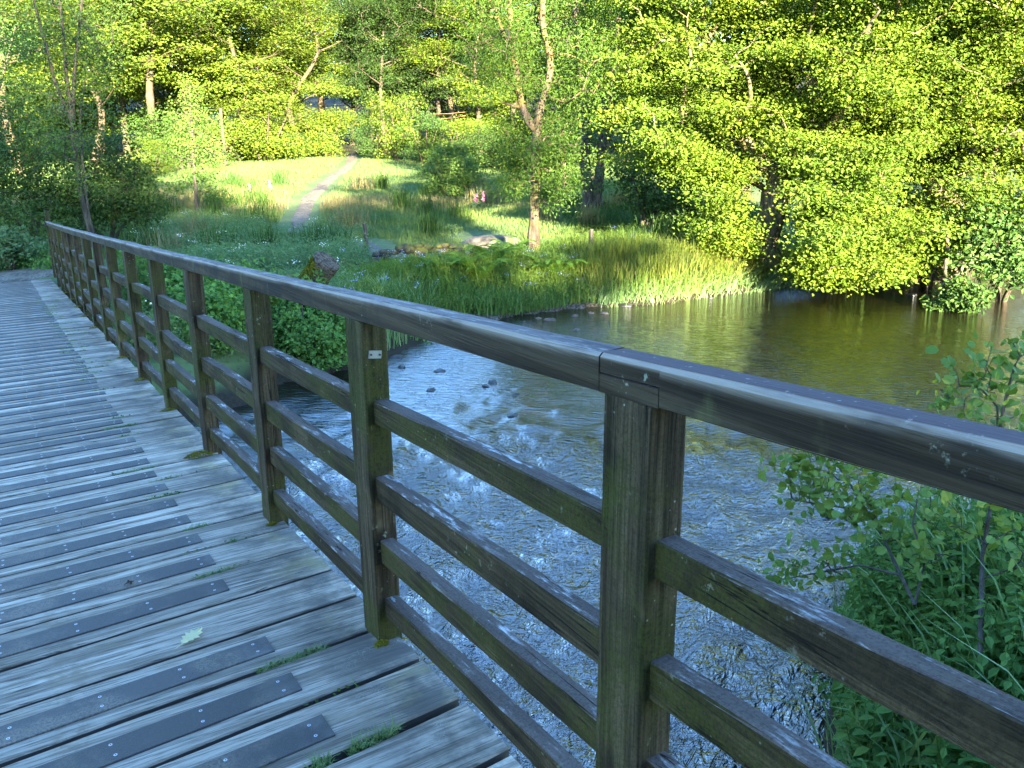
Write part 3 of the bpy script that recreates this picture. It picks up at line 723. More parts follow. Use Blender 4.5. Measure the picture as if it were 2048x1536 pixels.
# ------------------------------------------------------------------ woodland: a few kinds, each copied as trees of their own
def wood_proto(kind, seed):
    r = np.random.default_rng(seed); H = 10.0
    bend = r.normal(0, .35, (4, 2)); zz = [-.3, H*.3, H*.62, H*.93]
    tr = [(bend[i, 0]*(i > 0), bend[i, 1]*(i > 0), z) for i, z in enumerate(zz)]
    limbs = [(np.array(tr), [.17, .12, .08, .025])]
    nl = 7
    for k in range(nl):
        z = H*r.uniform(.22 if kind != 'tall' else .45, .8); a = k*2.4+r.uniform(-.4, .4); Ln = r.uniform(1.6, 3.2)*(1.15-.5*z/H)
        b = np.array([np.interp(z, zz, [t[0] for t in tr]), np.interp(z, zz, [t[1] for t in tr]), z])
        d = np.array([math.cos(a), math.sin(a), .35])
        limbs.append((np.array([b, b+d*Ln*.4+[0, 0, .1], b+d*Ln*.75+[0, 0, .25]]), [.05, .032, .012]))
    bl = []
    lo = {'full': .16, 'tall': .42, 'mid': .28}[kind]
    for k in range(24):
        z = H*r.uniform(lo, .98); u = (z/H-lo)/(1-lo); R_ = (2.6 if kind != 'tall' else 2.1)*math.sqrt(max(.06, 1-(2*u-.85)**2*.75)); a = r.uniform(0, 6.283); q = R_*math.sqrt(r.uniform(.1, 1))*.8
        s = r.uniform(.55, 1.05); bl.append(((q*math.cos(a), q*math.sin(a), z), (s*1.25, s*1.25, s*.7), 9))
    T = blob_targets(bl, r)
    return make_tree('woodland_tree', (0, 0, 0), limbs, T,
        lambda mb, T, rng, P, par, fx: sprays(mb, T, 95, .33, .14, .115, rng, (0, 0, H*.45), .55, .6, rnd=.5), BK['wood'], LM['wood'], r, .45, .012, .1, 8, rough=.05, twign=4)
protos = [wood_proto(k, s) for k, s in (('full', 1), ('full', 2), ('mid', 3), ('mid', 4), ('tall', 5), ('tall', 6))]
for p in protos: p.location = (0, 0, 0)
used = [False]*len(protos)
rw = np.random.default_rng(77)
def place_tree(k, x, y, H, label, group, cat='tree', wide=1.0, rz=None):
    o = protos[k] if not used[k] else copy_tree(protos[k]); used[k] = True
    s = H/10.0; o.location = (x, y, ground1(x, y)-.05); o.rotation_euler = (0, 0, rw.uniform(0, 6.28) if rz is None else rz)
    o.scale = (s*wide, s*wide, s); return tag(o, label, cat, group)
# front row of the wood, at the top of the meadow: (photo x of the foot, distance, height, kind, label)
FRONT = [(-330, 50, 14, 0, None), (-190, 46, 13, 3, None), (-60, 52, 15, 1, None), (40, 50, 14, 2, None),
    (180, 56, 16, 3, None), (325, 53, 18, 4, 'tall oak trunk with bare lower stem rising behind the small meadow tree'),
    (255, 62, 17, 2, None), (405, 60, 15, 5, None), (478, 57, 15, 0, 'sunlit tree in front of the far dry stone wall left of the path top'),
    (540, 64, 17, 4, None), (618, 60, 17, 1, 'bright sunlit tree overhanging the top of the gravel path from its left'),
    (668, 72, 16, 3, None), (772, 70, 14, 2, None), (840, 66, 13, 3, None), (905, 62, 14, 5, None), (965, 58, 13, 0, 'sunlit yellow green tree behind the tall forked tree'),
    (1040, 60, 15, 1, None), (1120, 62, 15, 2, None), (1215, 58, 14, 3, None), (1300, 60, 15, 0, None)]
GW = 'trees of the wood beyond the meadow'
for px, d, H, k, lab in FRONT:
    p = at_d(px, 310, d); place_tree(k, p[0], p[1], min(11.6, H*.74)*rw.uniform(.93, 1.07), lab or 'leafy broadleaf tree in the sunlit edge of the wood beyond the meadow', None if lab else GW, wide=rw.uniform(1.25, 1.6))
dk0 = copy_tree(protos[2]); dk1 = copy_tree(protos[0])  # copies whose darker leaf colour stands in for shade in mid-wood
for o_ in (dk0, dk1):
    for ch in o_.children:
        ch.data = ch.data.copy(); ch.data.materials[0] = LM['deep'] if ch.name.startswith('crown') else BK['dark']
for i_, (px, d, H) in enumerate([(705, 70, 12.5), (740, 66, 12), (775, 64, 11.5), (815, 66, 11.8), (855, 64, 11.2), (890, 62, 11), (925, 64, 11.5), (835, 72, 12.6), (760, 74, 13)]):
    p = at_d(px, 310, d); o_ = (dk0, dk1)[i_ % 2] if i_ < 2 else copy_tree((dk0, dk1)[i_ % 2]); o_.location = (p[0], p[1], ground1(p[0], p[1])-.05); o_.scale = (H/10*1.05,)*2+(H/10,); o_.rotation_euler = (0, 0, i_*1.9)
    tag(o_, 'tree in the middle of the wood right of the path top, shade painted into its dark leaves', 'tree', 'trees with painted shade in the middle of the wood')
for px in np.linspace(-380, 1350, 24):
    d = rw.uniform(60, 72); p = at_d(px+rw.uniform(-25, 25), 310, d)
    if 640 < px < 960 or abs(px-690) < 40: continue
    place_tree(int(rw.integers(0, 4)), p[0], p[1], (1.34+.18*d-ground1(p[0], p[1]))*rw.uniform(.85, 1.05), 'leafy broadleaf tree in the sunlit edge of the wood beyond the meadow', GW, wide=rw.uniform(1.15, 1.5))
GB = 'trees deep in the wood on the hillside'
for px in np.linspace(-420, 1650, 26):
    d = rw.uniform(80, 98); p = at_d(px+rw.uniform(-40, 40), 300, d)
    place_tree(int(rw.integers(0, 6)), p[0], p[1], (1.34+.19*d-ground1(p[0], p[1]))*rw.uniform(.93, 1.06), 'tree standing deeper in the wood on the rising hillside', GB, wide=rw.uniform(1, 1.25))
for px in np.linspace(-450, 1800, 24):
    d = rw.uniform(118, 145); p = at_d(px+rw.uniform(-40, 40), 300, d)
    place_tree(int(rw.integers(0, 4)), p[0], p[1], (1.34+.185*d-ground1(p[0], p[1]))*(rw.uniform(.95, 1.06) if not 790 < px < 850 else .84), 'tree standing deeper in the wood on the rising hillside', GB, wide=rw.uniform(1.1, 1.45))
GR = 'trees beyond the field behind the oaks'
for px, d, H, k in [(1390, 44, 13, 1), (1490, 50, 14, 0), (1600, 42, 12, 3), (1690, 52, 15, 0), (1790, 40, 13, 1), (1890, 48, 15, 2), (1990, 38, 14, 0), (2090, 44, 15, 1), (2190, 38, 14, 0), (2310, 34, 13, 3), (2450, 30, 13, 0), (2620, 28, 12, 1)]:
    p = at_d(px, 330, d); place_tree(k, p[0], p[1], H, 'leafy tree standing in the field behind the riverside oaks', GR, wide=rw.uniform(1.05, 1.3))
# bushes at the wood's edge
def bush_proto(seed):
    r = np.random.default_rng(seed); limbs = []
    for k in range(5):
        a = k*1.3; limbs.append((np.array([(.1*math.cos(a), .1*math.sin(a), -.2), (.35*math.cos(a), .35*math.sin(a), .8), (.7*math.cos(a), .7*math.sin(a), 1.7)]), [.04, .03, .012]))
    bl = [((1.1*math.cos(a)*q, 1.1*math.sin(a)*q, r.uniform(.35, 2.1)), (.55, .55, .38), 8) for a, q in zip(r.uniform(0, 6.28, 14), r.uniform(.2, 1, 14))]
    T = blob_targets(bl, r)
    return make_tree('edge_bush', (0, 0, 0), limbs, T, lambda mb, T, rng, P, par, fx: sprays(mb, T, 70, .20, .12, .08, rng, (0, 0, .9), .5, .6), BK['dark'], LM['wood'] if seed == 11 else LM['dark'], r, .3, .006, .1, 6, twign=4)
bpro = [bush_proto(11), bush_proto(12)]; bused = [False, False]
for i, (px, py, H, d) in enumerate([(300, 352, 2.2, 44), (365, 330, 3.4, 50), (530, 290, 4.0, 55), (585, 288, 2.2, 57), (648, 290, 3.8, 58), (752, 310, 2.6, 55), (800, 316, 4.0, 52), (850, 318, 2.8, 50), (930, 320, 3.2, 49), (990, 330, 3.0, 46), (1060, 350, 3.0, 42), (1130, 355, 3.4, 42)]):
    p = at_d(px, 310, d); k = i % 2; o = bpro[k] if not bused[k] else copy_tree(bpro[k]); bused[k] = True
    s = H/2.5*rw.uniform(.85, 1.15); o.location = (p[0], p[1], ground1(p[0], p[1])-.05); o.scale = (s*rw.uniform(.9, 1.4), s*rw.uniform(.9, 1.4), s); o.rotation_euler = (0, 0, i*1.7)
    tag(o, 'low leafy bush at the upper edge of the meadow under the wood', 'bush', 'bushes along the upper edge of the meadow')
# unseen trees added behind the camera, placed and sized to shade bridge and meadow
su, cu = math.sin(SUN_AZ), math.cos(SUN_AZ); te = math.tan(SUN_EL)
def shade_tree(u, back, H, k, wide=1.3):
    x, y = u*cu-back*su, -u*su-back*cu
    H *= .93
    place_tree(k, x, y, H, 'unseen leafy tree added behind the bridge to cast shade', 'unseen trees added behind the bridge for shade', wide=wide)
for u, b, H, k in [(-13, 19, 14.5, 0), (-9.5, 16, 14.5, 1), (-6.5, 18, 14.5, 0), (-4.0, 15, 14.0, 0), (-5.2, 21, 15, 1), (-8, 22, 15, 0), (-1.2, 17, 11.6, 1), (1.0, 15, 10.8, 0), (3.2, 17, 11.0, 1), (5.0, 15.5, 11.8, 0), (-17, 18, 13, 1), (-21, 20, 13, 0), (-26, 22, 13, 1), (7.6, 19, 6.0, 3), (-5.2, 12.5, 9.6, 0), (-2.6, 12, 9.2, 1), (-.2, 12.5, 9.0, 0), (2.1, 12, 8.6, 1), (-8, 12.5, 10, 0), (-3.6, 20, 11.5, 1), (-1.6, 21, 11.5, 0), (.4, 20, 11.5, 1), (2.4, 21.5, 11.5, 0), (-1.0, 9.5, 7.6, 0), (1.2, 9, 7.2, 1), (-3.2, 9.5, 7.8, 1)]:
    shade_tree(u, b, H, k)

# ------------------------------------------------------------------ individual trees
def px3(px, py, d): return at_d(px, py, d)
# forked ash in the middle
r = np.random.default_rng(101); D = 17.4
A = lambda x, y, dd=0: px3(x, y, D+dd)
base = hit(1066, 522); D = math.hypot(base[0], base[1])
ash_l = [(np.array([base-[0, 0, .25], A(1066, 505), A(1069, 430), A(1071, 350), A(1073, 262)]), [.22, .14, .115, .108, .095]),
    (np.array([A(1073, 262), A(1060, 245), A(1045, 215), A(1036, 170), A(1030, 130), A(1022, 60), A(1016, -40), A(1012, -110, .5)]), [.085, .08, .072, .07, .062, .055, .045, .02]),
    (np.array([A(1073, 262), A(1077, 230), A(1088, 190), A(1100, 150), A(1098, 100), A(1086, 55), A(1086, 0), A(1092, -60), A(1100, -120, -.4)]), [.09, .088, .078, .07, .068, .06, .055, .04, .015]),
    (np.array([A(1045, 215), A(1028, 212), A(1010, 207, -.1)]), [.04, .03, .022]),
    (np.array([A(1098, 100), A(1080, 60, .3), A(1070, 0, .6), A(1066, -80, .8)]), [.045, .04, .032, .015]),
    (np.array([A(1088, 190), A(1130, 205, -.5), A(1150, 195, -1)]), [.035, .025, .012]),
    (np.array([A(1100, 150), A(1108, 90, .8), A(1150, 20, 1.4)]), [.05, .035, .015]),
    (np.array([A(1028, 110), A(1000, 50, -.7), A(985, -20, -1.0)]), [.045, .03, .015])]
bl = []
for x, y, rr, n in [(1000, 40, .7, 14), (960, 90, .6, 10), (1040, 60, .6, 10), (1120, 30, .8, 16), (1160, 90, .7, 12), (1010, 130, .5, 8), (1130, 150, .6, 10), (1020, 250, .4, 7), (1110, 250, .5, 8), (1040, 310, .42, 8), (1120, 300, .4, 7),
                  (1040, 345, .35, 6), (1130, 370, .3, 5), (985, 170, .4, 6), (1170, 190, .45, 7), (950, -60, .9, 14), (1050, -80, .9, 16), (1160, -50, .8, 14), (1085, 345, .25, 6), (1020, 375, .3, 6), (1100, 400, .25, 5), (1045, 290, .4, 7), (1120, 215, .5, 8), (1060, 180, .4, 6), (1065, 300, .25, 4)]:
    bl.append((A(x, y, r.normal(0, .7)), (rr*1.1, rr*1.1, rr*.75), int(n*1.9)))
T = blob_targets(bl, r)
def ash_leaf(mb, T, rng, P, par, fx):
    # pinnate sprays: narrow leaflets drooping in feathery tufts
    n = 70; Q = np.repeat(T, n, 0)+rj(len(T)*n, .19, .13, rng); nr = rng.normal(0, .6, (len(Q), 3)); nr[:, 2] += .7
    tg = rng.normal(0, .6, (len(Q), 3)); tg[:, 2] -= .55
    leaves(mb, Q, nr, 0.075*rng.uniform(.7, 1.25, len(Q)), .42, 'quad', 0, rng, tg)
ash = make_tree('forked_tree', base, ash_l, T, ash_leaf, BK['ash'], LM['ash'], r, .25, .006, .1, 12)
tag(ash, 'tall tree with pale bark whose trunk forks into two limbs, standing on the river bank', 'tree')

# big oak on the right bank
r = np.random.default_rng(103); base = hit(1522, 522); D = math.hypot(base[0], base[1])
A = lambda x, y, dd=0: px3(x, y, D+dd)
oak_l = [(np.array([base-[0, 0, .3], A(1524, 500), A(1537, 455), A(1548, 405), A(1556, 370)]), [.62, .40, .30, .27, .25]),
    (np.array([A(1556, 370), A(1540, 340), A(1500, 300), A(1475, 235), A(1470, 180), A(1440, 120), A(1400, 60), A(1370, 20), A(1330, -60)]), [.2, .18, .15, .14, .12, .10, .08, .06, .03]),
    (np.array([A(1556, 370), A(1580, 330, .3), A(1590, 260, .6), A(1588, 210, .7), A(1560, 130, .6), A(1530, 60, .3), A(1515, -10), A(1525, -90), A(1530, -190)]), [.2, .18, .16, .16, .13, .11, .09, .07, .03]),
    (np.array([A(1590, 260, .6), A(1640, 262, .2), A(1680, 225, -.2), A(1720, 160, -.4), A(1790, 90, -.5)]), [.12, .11, .09, .07, .03]),
    (np.array([A(1475, 235), A(1500, 205, -.8), A(1495, 150, -1.1), A(1470, 110, -1.3)]), [.06, .05, .035, .02]),
    (np.array([A(1548, 390), A(1490, 355, .2), A(1420, 345, .3), A(1360, 340, .2)]), [.09, .07, .045, .02]),
    (np.array([A(1550, 380), A(1620, 360, .3), A(1690, 350, .4), A(1760, 380, .3)]), [.09, .07, .045, .02]),
    (np.array([A(1545, 400), A(1570, 420, -.4), A(1578, 440, -.5)]), [.05, .04, .02]),
    (np.array([A(1588, 210, .7), A(1640, 150, -.6), A(1700, 100, -1.2), A(1760, 20, -1.6)]), [.10, .08, .06, .02]),
    (np.array([A(1600, 110, .2), A(1620, 90, -.6), A(1650, 60, -1.0)]), [.04, .03, .015]),
    (np.array([A(1640, 200, -.9), A(1618, 165, -1.1), A(1610, 130, -1.2)]), [.03, .02, .008]),
    (np.array([A(1470, 180), A(1380, 150, .5), A(1310, 120, .6), A(1260, 60, .8)]), [.08, .06, .04, .02])]
bl = []
def grid_blobs(x0, x1, y0, y1, nx, ny, rr, n, jd, keep=lambda x, y: True):
    for x in np.linspace(x0, x1, nx):
        for y in np.linspace(y0, y1, ny):
            X_, Y_ = x+r.uniform(-30, 30), y+r.uniform(-24, 24)
            if keep(X_, Y_): bl.append((A(X_, Y_, r.uniform(-jd, jd*.8)), (rr*r.uniform(.8, 1.25), rr*r.uniform(.8, 1.25), rr*.5), n))
grid_blobs(1275, 1790, -20, 480, 10, 10, .55, 7, 1.8, lambda x, y: y < 300+.55*(x-1275) if x < 1480 else (y < 340 or x > 1630))
grid_blobs(1260, 1880, -130, -50, 8, 2, .7, 8, 2.6)
grid_blobs(1300, 1800, -20, 300, 8, 6, .6, 7, .8)
for x, y in [(1420, 395), (1440, 430), (1462, 470), (1430, 460), (1640, 440), (1700, 470), (1650, 500), (1730, 510), (1780, 480), (1620, 400), (1690, 410), (1750, 430)]:
    bl.append((A(x, y, r.uniform(-1.8, -.8)), (.45, .45, .25), 8))
for x, y in [(1640, 530), (1650, 545), (1700, 548), (1760, 550), (1660, 480), (1720, 500), (1790, 530), (1450, 490)]: bl.append((A(x, y, r.uniform(-2.2, -1.0)), (.5, .5, .24), 9))
for x, y in [(1350, 330), (1400, 345), (1440, 330), (1480, 345), (1380, 300), (1640, 345), (1690, 330), (1740, 360)]: bl.append((A(x, y, r.uniform(-.9, -.3)), (.45, .45, .25), 9))
T = blob_targets(bl, r)
def oak_leaf(mb, T, rng, P, par, fx): sprays(mb, T, 145, .24, .085, .072, rng, None, .8, .0, 'leaf', .62, 0, .42)
oak = make_tree('oak_tree', base, oak_l, T, oak_leaf, BK['oak'], LM['oak'], r, .28, .008, .1, 12, rough=.10)
tag(oak, 'spreading sunlit oak with a gnarled leaning trunk on the grassy bank beside the reeds', 'tree')
# second oak further right
r = np.random.default_rng(104); base = at_d(1905, 480, 20.5); base[2] = ground1(base[0], base[1]); D = 20.5
oak2 = [(np.array([base-[0, 0, .3], A(1900, 440), A(1880, 380), A(1830, 310), A(1800, 240), A(1800, 185)]), [.4, .3, .26, .23, .21, .19]),
    (np.array([A(1800, 185), A(1815, 150), A(1790, 80), A(1800, 0), A(1790, -110), A(1800, -200)]), [.16, .15, .12, .1, .06, .03]),
    (np.array([A(1800, 190), A(1850, 178, -.3), A(1880, 195, -.4), A(1900, 205, -.5), A(1950, 190, -.8), A(2010, 170, -1)]), [.11, .10, .08, .06, .05, .03]),
    (np.array([A(1880, 380), A(1930, 330, -.5), A(1960, 290, -.9), A(2040, 260, -1.2)]), [.12, .10, .07, .03]),
    (np.array([A(1830, 300), A(1780, 290, -.8), A(1740, 320, -1.2)]), [.09, .06, .03]),
    (np.array([A(1800, 0), A(1880, -20, -.5), A(1960, -10, -1.2), A(2010, 20, -1.5)]), [.08, .07, .05, .03]),
    (np.array([A(1960, 60, -.6), A(1985, 30, -.9), A(2005, -30, -1.0)]), [.05, .05, .03])]
bl = []
grid_blobs(1760, 2200, -10, 450, 9, 9, .58, 7, 2.0)
grid_blobs(1790, 2240, -130, -50, 7, 2, .7, 8, 2.6)
grid_blobs(1780, 2120, -10, 320, 6, 6, .6, 7, .8)
T = blob_targets(bl, r)
o2 = make_tree('oak_tree', base, oak2, T, oak_leaf, BK['oak'], LM['oak'], r, .28, .008, .1, 12, rough=.10)
tag(o2, 'second large oak with crooked pale limbs at the right edge of the view', 'tree')
# low leafy growth that hangs over the water along the right bank
def lowbush(px, py, d, blobs, label, seed, leafm=LM['oak'], L=.105, name='waterside_bush', cat='bush', n=60, sh=.2, sv=.1, bark=BK['dark'], group=None):
    r = np.random.default_rng(seed); b = at_d(px, py, d); b[2] = ground1(b[0], b[1])
    bl_ = [(at_d(x, y, d+dd), (rr, rr, rr*.6), k) for x, y, dd, rr, k in blobs]; T = blob_targets(bl_, r)
    lim = []
    for j in range(4):
        q = T[r.integers(0, len(T))]; lim.append((np.array([b-[0, 0, .15], b*.6+q*.4+[0, 0, .25], q]), [.05, .035, .012]))
    o = make_tree(name, b, lim, T, lambda mb, T, rng, P, par, fx: sprays(mb, T, n, sh, sv, L, rng, None, .85, 0, 'leaf', .58), bark, leafm, r, .25, .005, .12, 7)
    return tag(o, label, cat, group)
lowbush(1680, 545, 19.8, [(1660, 500, -.6, .5, 9), (1700, 540, -.9, .45, 9), (1740, 505, -.5, .5, 9), (1770, 545, -.8, .4, 8), (1710, 470, 0, .5, 8)], 'low bush hanging over the water right of the oak trunk, shade painted into its dark leaves', 201, LM['dark'])  # dark leaf colour replaces the shade the oak crown does not cast here
lowbush(1850, 540, 19.5, [(1830, 490, -.4, .55, 10), (1880, 520, -.8, .5, 10), (1790, 450, .3, .6, 9), (1860, 450, .2, .6, 9), (1910, 480, -.3, .5, 8)], 'leafy bush on the right bank behind the branch standing in the river', 202)
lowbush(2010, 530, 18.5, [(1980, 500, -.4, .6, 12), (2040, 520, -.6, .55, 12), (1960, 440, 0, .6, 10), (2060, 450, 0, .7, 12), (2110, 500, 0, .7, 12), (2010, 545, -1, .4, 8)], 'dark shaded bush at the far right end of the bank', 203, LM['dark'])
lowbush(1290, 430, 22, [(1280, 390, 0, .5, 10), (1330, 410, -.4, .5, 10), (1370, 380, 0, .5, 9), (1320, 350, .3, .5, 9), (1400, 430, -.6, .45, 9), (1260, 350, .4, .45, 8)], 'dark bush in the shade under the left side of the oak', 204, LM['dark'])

# twin dark trunks
r = np.random.default_rng(105); base = hit(1186, 428); D = math.hypot(base[0], base[1]); A = lambda x, y, dd=0: px3(x, y, D+dd)
tw = [(np.array([base-[.1, -.05, .3], A(1178, 400), A(1172, 350), A(1170, 280), A(1168, 220), A(1160, 120), A(1150, 0), A(1150, -120)]), [.28, .19, .16, .15, .13, .11, .08, .03]),
      (np.array([base+[.15, -.05, -.3], A(1193, 400), A(1199, 350), A(1203, 300), A(1215, 220), A(1230, 120), A(1240, 0), A(1245, -120)]), [.26, .17, .15, .13, .11, .09, .07, .03]),
      (np.array([A(1172, 330), A(1130, 290, -.3), A(1100, 270, -.5)]), [.06, .04, .015]),
      (np.array([A(1210, 250), A(1260, 190, -.5), A(1300, 170, -1)]), [.06, .045, .02]),
      (np.array([A(1168, 220), A(1120, 160, -.5), A(1090, 100, -.8)]), [.06, .045, .02])]
bl = []
for x in np.linspace(1110, 1300, 5):
    for y in np.linspace(-120, 340, 9):
        bl.append((A(x+r.uniform(-20, 20), y+r.uniform(-20, 20), r.uniform(-1.4, 1.4)), (.62, .62, .42), 7 if y < 220 else 4))
T = blob_targets(bl, r)
twin = make_tree('twin_tree', base, tw, T, lambda mb, T, rng, P, par, fx: sprays(mb, T, 60, .24, .15, .10, rng, None, .7, 0, 'quad', .7), BK['dark'], LM['ash'], r, .3, .008, .1, 10)
tag(twin, 'dark tree with twin trunks parting from one foot behind the forked tree', 'tree')

# small young tree in the meadow
r = np.random.default_rng(106); base = hit(393, 428); D = math.hypot(base[0], base[1]); A = lambda x, y, dd=0: px3(x, y, D+dd)
st = [(np.array([base-[0, 0, .1], A(392, 390), A(388, 340), A(386, 290), A(382, 230), A(378, 175)]), [.065, .055, .045, .035, .024, .008])]
bl = [(A(380, 185), (.28, .28, .42), 14), (A(372, 225), (.6, .6, .4), 22), (A(345, 255), (.5, .5, .3), 16), (A(410, 250), (.5, .5, .3), 16), (A(335, 290), (.45, .45, .3), 14), (A(420, 285), (.5, .5, .3), 14), (A(385, 300), (.7, .7, .35), 18),
      (A(350, 325), (.5, .5, .28), 12), (A(425, 330), (.45, .45, .28), 12), (A(400, 350), (.5, .5, .25), 10), (A(420, 375), (.42, .42, .2), 11), (A(365, 370), (.42, .42, .2), 9), (A(430, 395), (.22, .22, .2), 4)]
T = blob_targets(bl, r)
yt = make_tree('young_tree', base, st, T, lambda mb, T, rng, P, par, fx: sprays(mb, T, 34, .17, .10, .075, rng, None, .6, 0, 'quad', .7), BK['twig'], LM['bush'], r, .25, .005, .05, 7)
tag(yt, 'small young tree standing alone in the meadow left of the gravel path', 'tree')
# round bush in the meadow
r = np.random.default_rng(107); base = hit(902, 402); D = math.hypot(base[0], base[1]); A = lambda x, y, dd=0: px3(x, y, D+dd)
lim = []
for k in range(9):
    a = k*.7; lim.append((np.array([base+[.12*math.cos(a), .12*math.sin(a), -.1], base+[.35*math.cos(a), .35*math.sin(a), .6], base+[.75*math.cos(a), .75*math.sin(a), 1.3]]), [.03, .022, .01]))
bl = [(A(900, 345), (1.0, 1.0, .7), 70), (A(900, 310), (.6, .6, .35), 22), (A(868, 350), (.5, .5, .5), 22), (A(932, 352), (.5, .5, .5), 22), (A(900, 380), (.85, .85, .25), 22), (A(915, 300), (.3, .3, .3), 7), (A(880, 305), (.3, .3, .3), 7)]
T = blob_targets(bl, r)
rb = make_tree('round_bush', base, lim, T, lambda mb, T, rng, P, par, fx: sprays(mb, T, 46, .16, .10, .085, rng, A(900, 360)-base, .5, .7, 'quad', .65), BK['twig'], LM['bush'], r, .25, .005, .1, 6)
tag(rb, 'round many-stemmed bush standing alone in the middle of the meadow', 'bush')

# slender birch stems and the dark thicket at the left end of the bridge
r = np.random.default_rng(108); base = at_d(186, 478, 21); base[2] = ground1(base[0], base[1]); D = 21; A = lambda x, y, dd=0: px3(x, y, D+dd)
bt = [(np.array([base-[0, 0, .2], A(172, 430), A(163, 390), A(152, 320), A(146, 270), A(143, 240)]), [.065, .056, .052, .048, .046, .044]),
      (np.array([A(143, 240), A(132, 215), A(112, 170), A(92, 90), A(75, 30), A(55, -60), A(40, -180)]), [.042, .04, .036, .03, .026, .02, .008]),
      (np.array([A(143, 240), A(140, 200), A(132, 140), A(128, 80), A(120, 0), A(118, -150)]), [.045, .04, .036, .03, .026, .01]),
      (np.array([A(145, 250), A(147, 200), A(150, 130), A(158, 60), A(165, -20), A(170, -160)]), [.045, .04, .036, .03, .024, .01]),
      (np.array([base+[.12, .0, -.2], A(180, 440), A(168, 350), A(160, 250), A(172, 150)]), [.04, .036, .03, .024, .01])]
bl = []
for x, y, rr, n in [(150, 300, .5, 12), (110, 300, .5, 10), (190, 320, .5, 10), (160, 370, .4, 8), (60, 20, .8, 16), (130, 30, .8, 18), (190, 40, .7, 16), (90, 100, .7, 14), (160, 110, .7, 16), (210, 120, .55, 10), (70, 170, .6, 10), (120, 180, .6, 12), (180, 190, .55, 10), (40, -60, .9, 14), (130, -70, 1, 16), (210, -60, .9, 14), (120, -180, 1, 14), (200, 240, .5, 8), (100, 250, .5, 8), (20, 110, .6, 10)]:
    bl.append((A(x, y, r.normal(0, .6)), (rr, rr, rr*.7), n))
T = blob_targets(bl, r)
bi = make_tree('slender_tree', base, bt, T, lambda mb, T, rng, P, par, fx: sprays(mb, T, 70, .21, .17, .052, rng, None, .3, 0, 'quad', .75), BK['birch'], LM['birch'], r, .28, .005, .02, 8)
tag(bi, 'slender tree splitting into three thin stems beyond the far end of the bridge', 'tree')
def thicket(px, py, d, blobs, label, seed, L=.075):
    return lowbush(px, py, d, blobs, label, seed, LM['dark'], L, 'thicket_bush', 'bush', 62, .2, .13, BK['twig'])
thicket(60, 470, 22, [(20, 330, 0, .8, 22), (80, 300, .3, .8, 22), (30, 400, -.4, .8, 24), (100, 390, 0, .7, 22), (10, 270, .6, .7, 14), (110, 350, 0, .7, 18), (60, 440, -.5, .7, 18), (-60, 350, 0, 1.0, 24), (-60, 420, -.4, 1, 20)], 'dark green thicket left of the slender tree at the bridge end', 301)
thicket(215, 470, 22.5, [(190, 330, 0, .7, 20), (240, 350, 0, .7, 22), (270, 390, -.2, .6, 20), (210, 400, -.3, .7, 22), (255, 430, -.3, .6, 18), (290, 420, -.2, .35, 9), (230, 300, .3, .55, 12), (180, 440, -.5, .6, 16), (150, 410, -.3, .6, 16), (270, 345, 0, .4, 9)], 'dark green thicket right of the slender tree with branches reaching over the meadow', 302)
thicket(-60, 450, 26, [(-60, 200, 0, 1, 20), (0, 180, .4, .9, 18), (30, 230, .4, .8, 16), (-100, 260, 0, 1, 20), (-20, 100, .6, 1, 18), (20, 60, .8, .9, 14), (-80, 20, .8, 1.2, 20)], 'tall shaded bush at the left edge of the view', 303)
lowbush(20, 515, 20, [(10, 480, 0, .3, 12), (35, 490, -.2, .3, 12), (-15, 485, 0, .35, 12), (5, 505, -.3, .3, 10)], 'low rounded tussock bush beside the gravel at the far left', 304, LM['herb'], .09, 'low_bush', 'bush', 40, .12, .1)

# ------------------------------------------------------------------ bank bushes seen through and over the railing
def bramble(pxs, label, seed, L=.055, leafm=LM['bramble'], n=60, group=None):
    px, py, d = pxs[0][:3]; r = np.random.default_rng(seed); b = at_d(px, py, d); b[2] = ground1(b[0], b[1])
    bl_ = []
    for x, y, dd, rr, k in pxs:
        c = at_d(x, y, dd); bl_.append((c, (rr, rr, rr*.75), k))
    T = blob_targets(bl_, r); T = np.vstack([T, T[r.integers(0, len(T), 26)]+np.abs(r.normal(0, .16, (26, 3)))*[0, 0, 1]+r.normal(0, .16, (26, 3))*[1, 1, .2]]); lim = []
    for j in range(6):
        q = T[r.integers(0, len(T))]; g = np.array([q[0]*.8+b[0]*.2, q[1]*.8+b[1]*.2, 0]); g[2] = ground1(g[0], g[1])-.05
        lim.append((np.array([g, (g+q)/2+[0, 0, .1], q]), [.012, .009, .005]))
    o = make_tree('bramble_bush', b, lim, T, lambda mb, T, rng, P, par, fx: sprays(mb, T, n, .11, .07, L, rng, None, .7, 0, 'leaf', .72), BK['twig'], leafm, r, .2, .003, .2, 5)
    return tag(o, label, 'bush', group)
bramble([(590, 640, 11.3, .42, 30), (560, 600, 11.8, .4, 26), (630, 620, 11.8, .42, 28), (650, 660, 11.4, .35, 22), (600, 680, 11.0, .32, 18), (660, 700, 10.9, .28, 14)], 'bright bramble bush on the bank between two bridge posts at the water edge', 401)
bramble([(440, 620, 11.3, .42, 30), (420, 580, 12, .42, 28), (470, 590, 11.8, .42, 28), (450, 660, 10.8, .32, 18), (400, 640, 11.0, .3, 18)], 'bramble bush with pale flowers seen behind the second and third railing posts', 402)
bramble([(300, 560, 13.6, .45, 30), (270, 545, 14.2, .4, 24), (330, 590, 13, .42, 26), (350, 560, 13.2, .42, 26), (320, 620, 12.4, .3, 16), (370, 610, 12.2, .35, 18)], 'bramble bush behind the middle railing posts', 403)
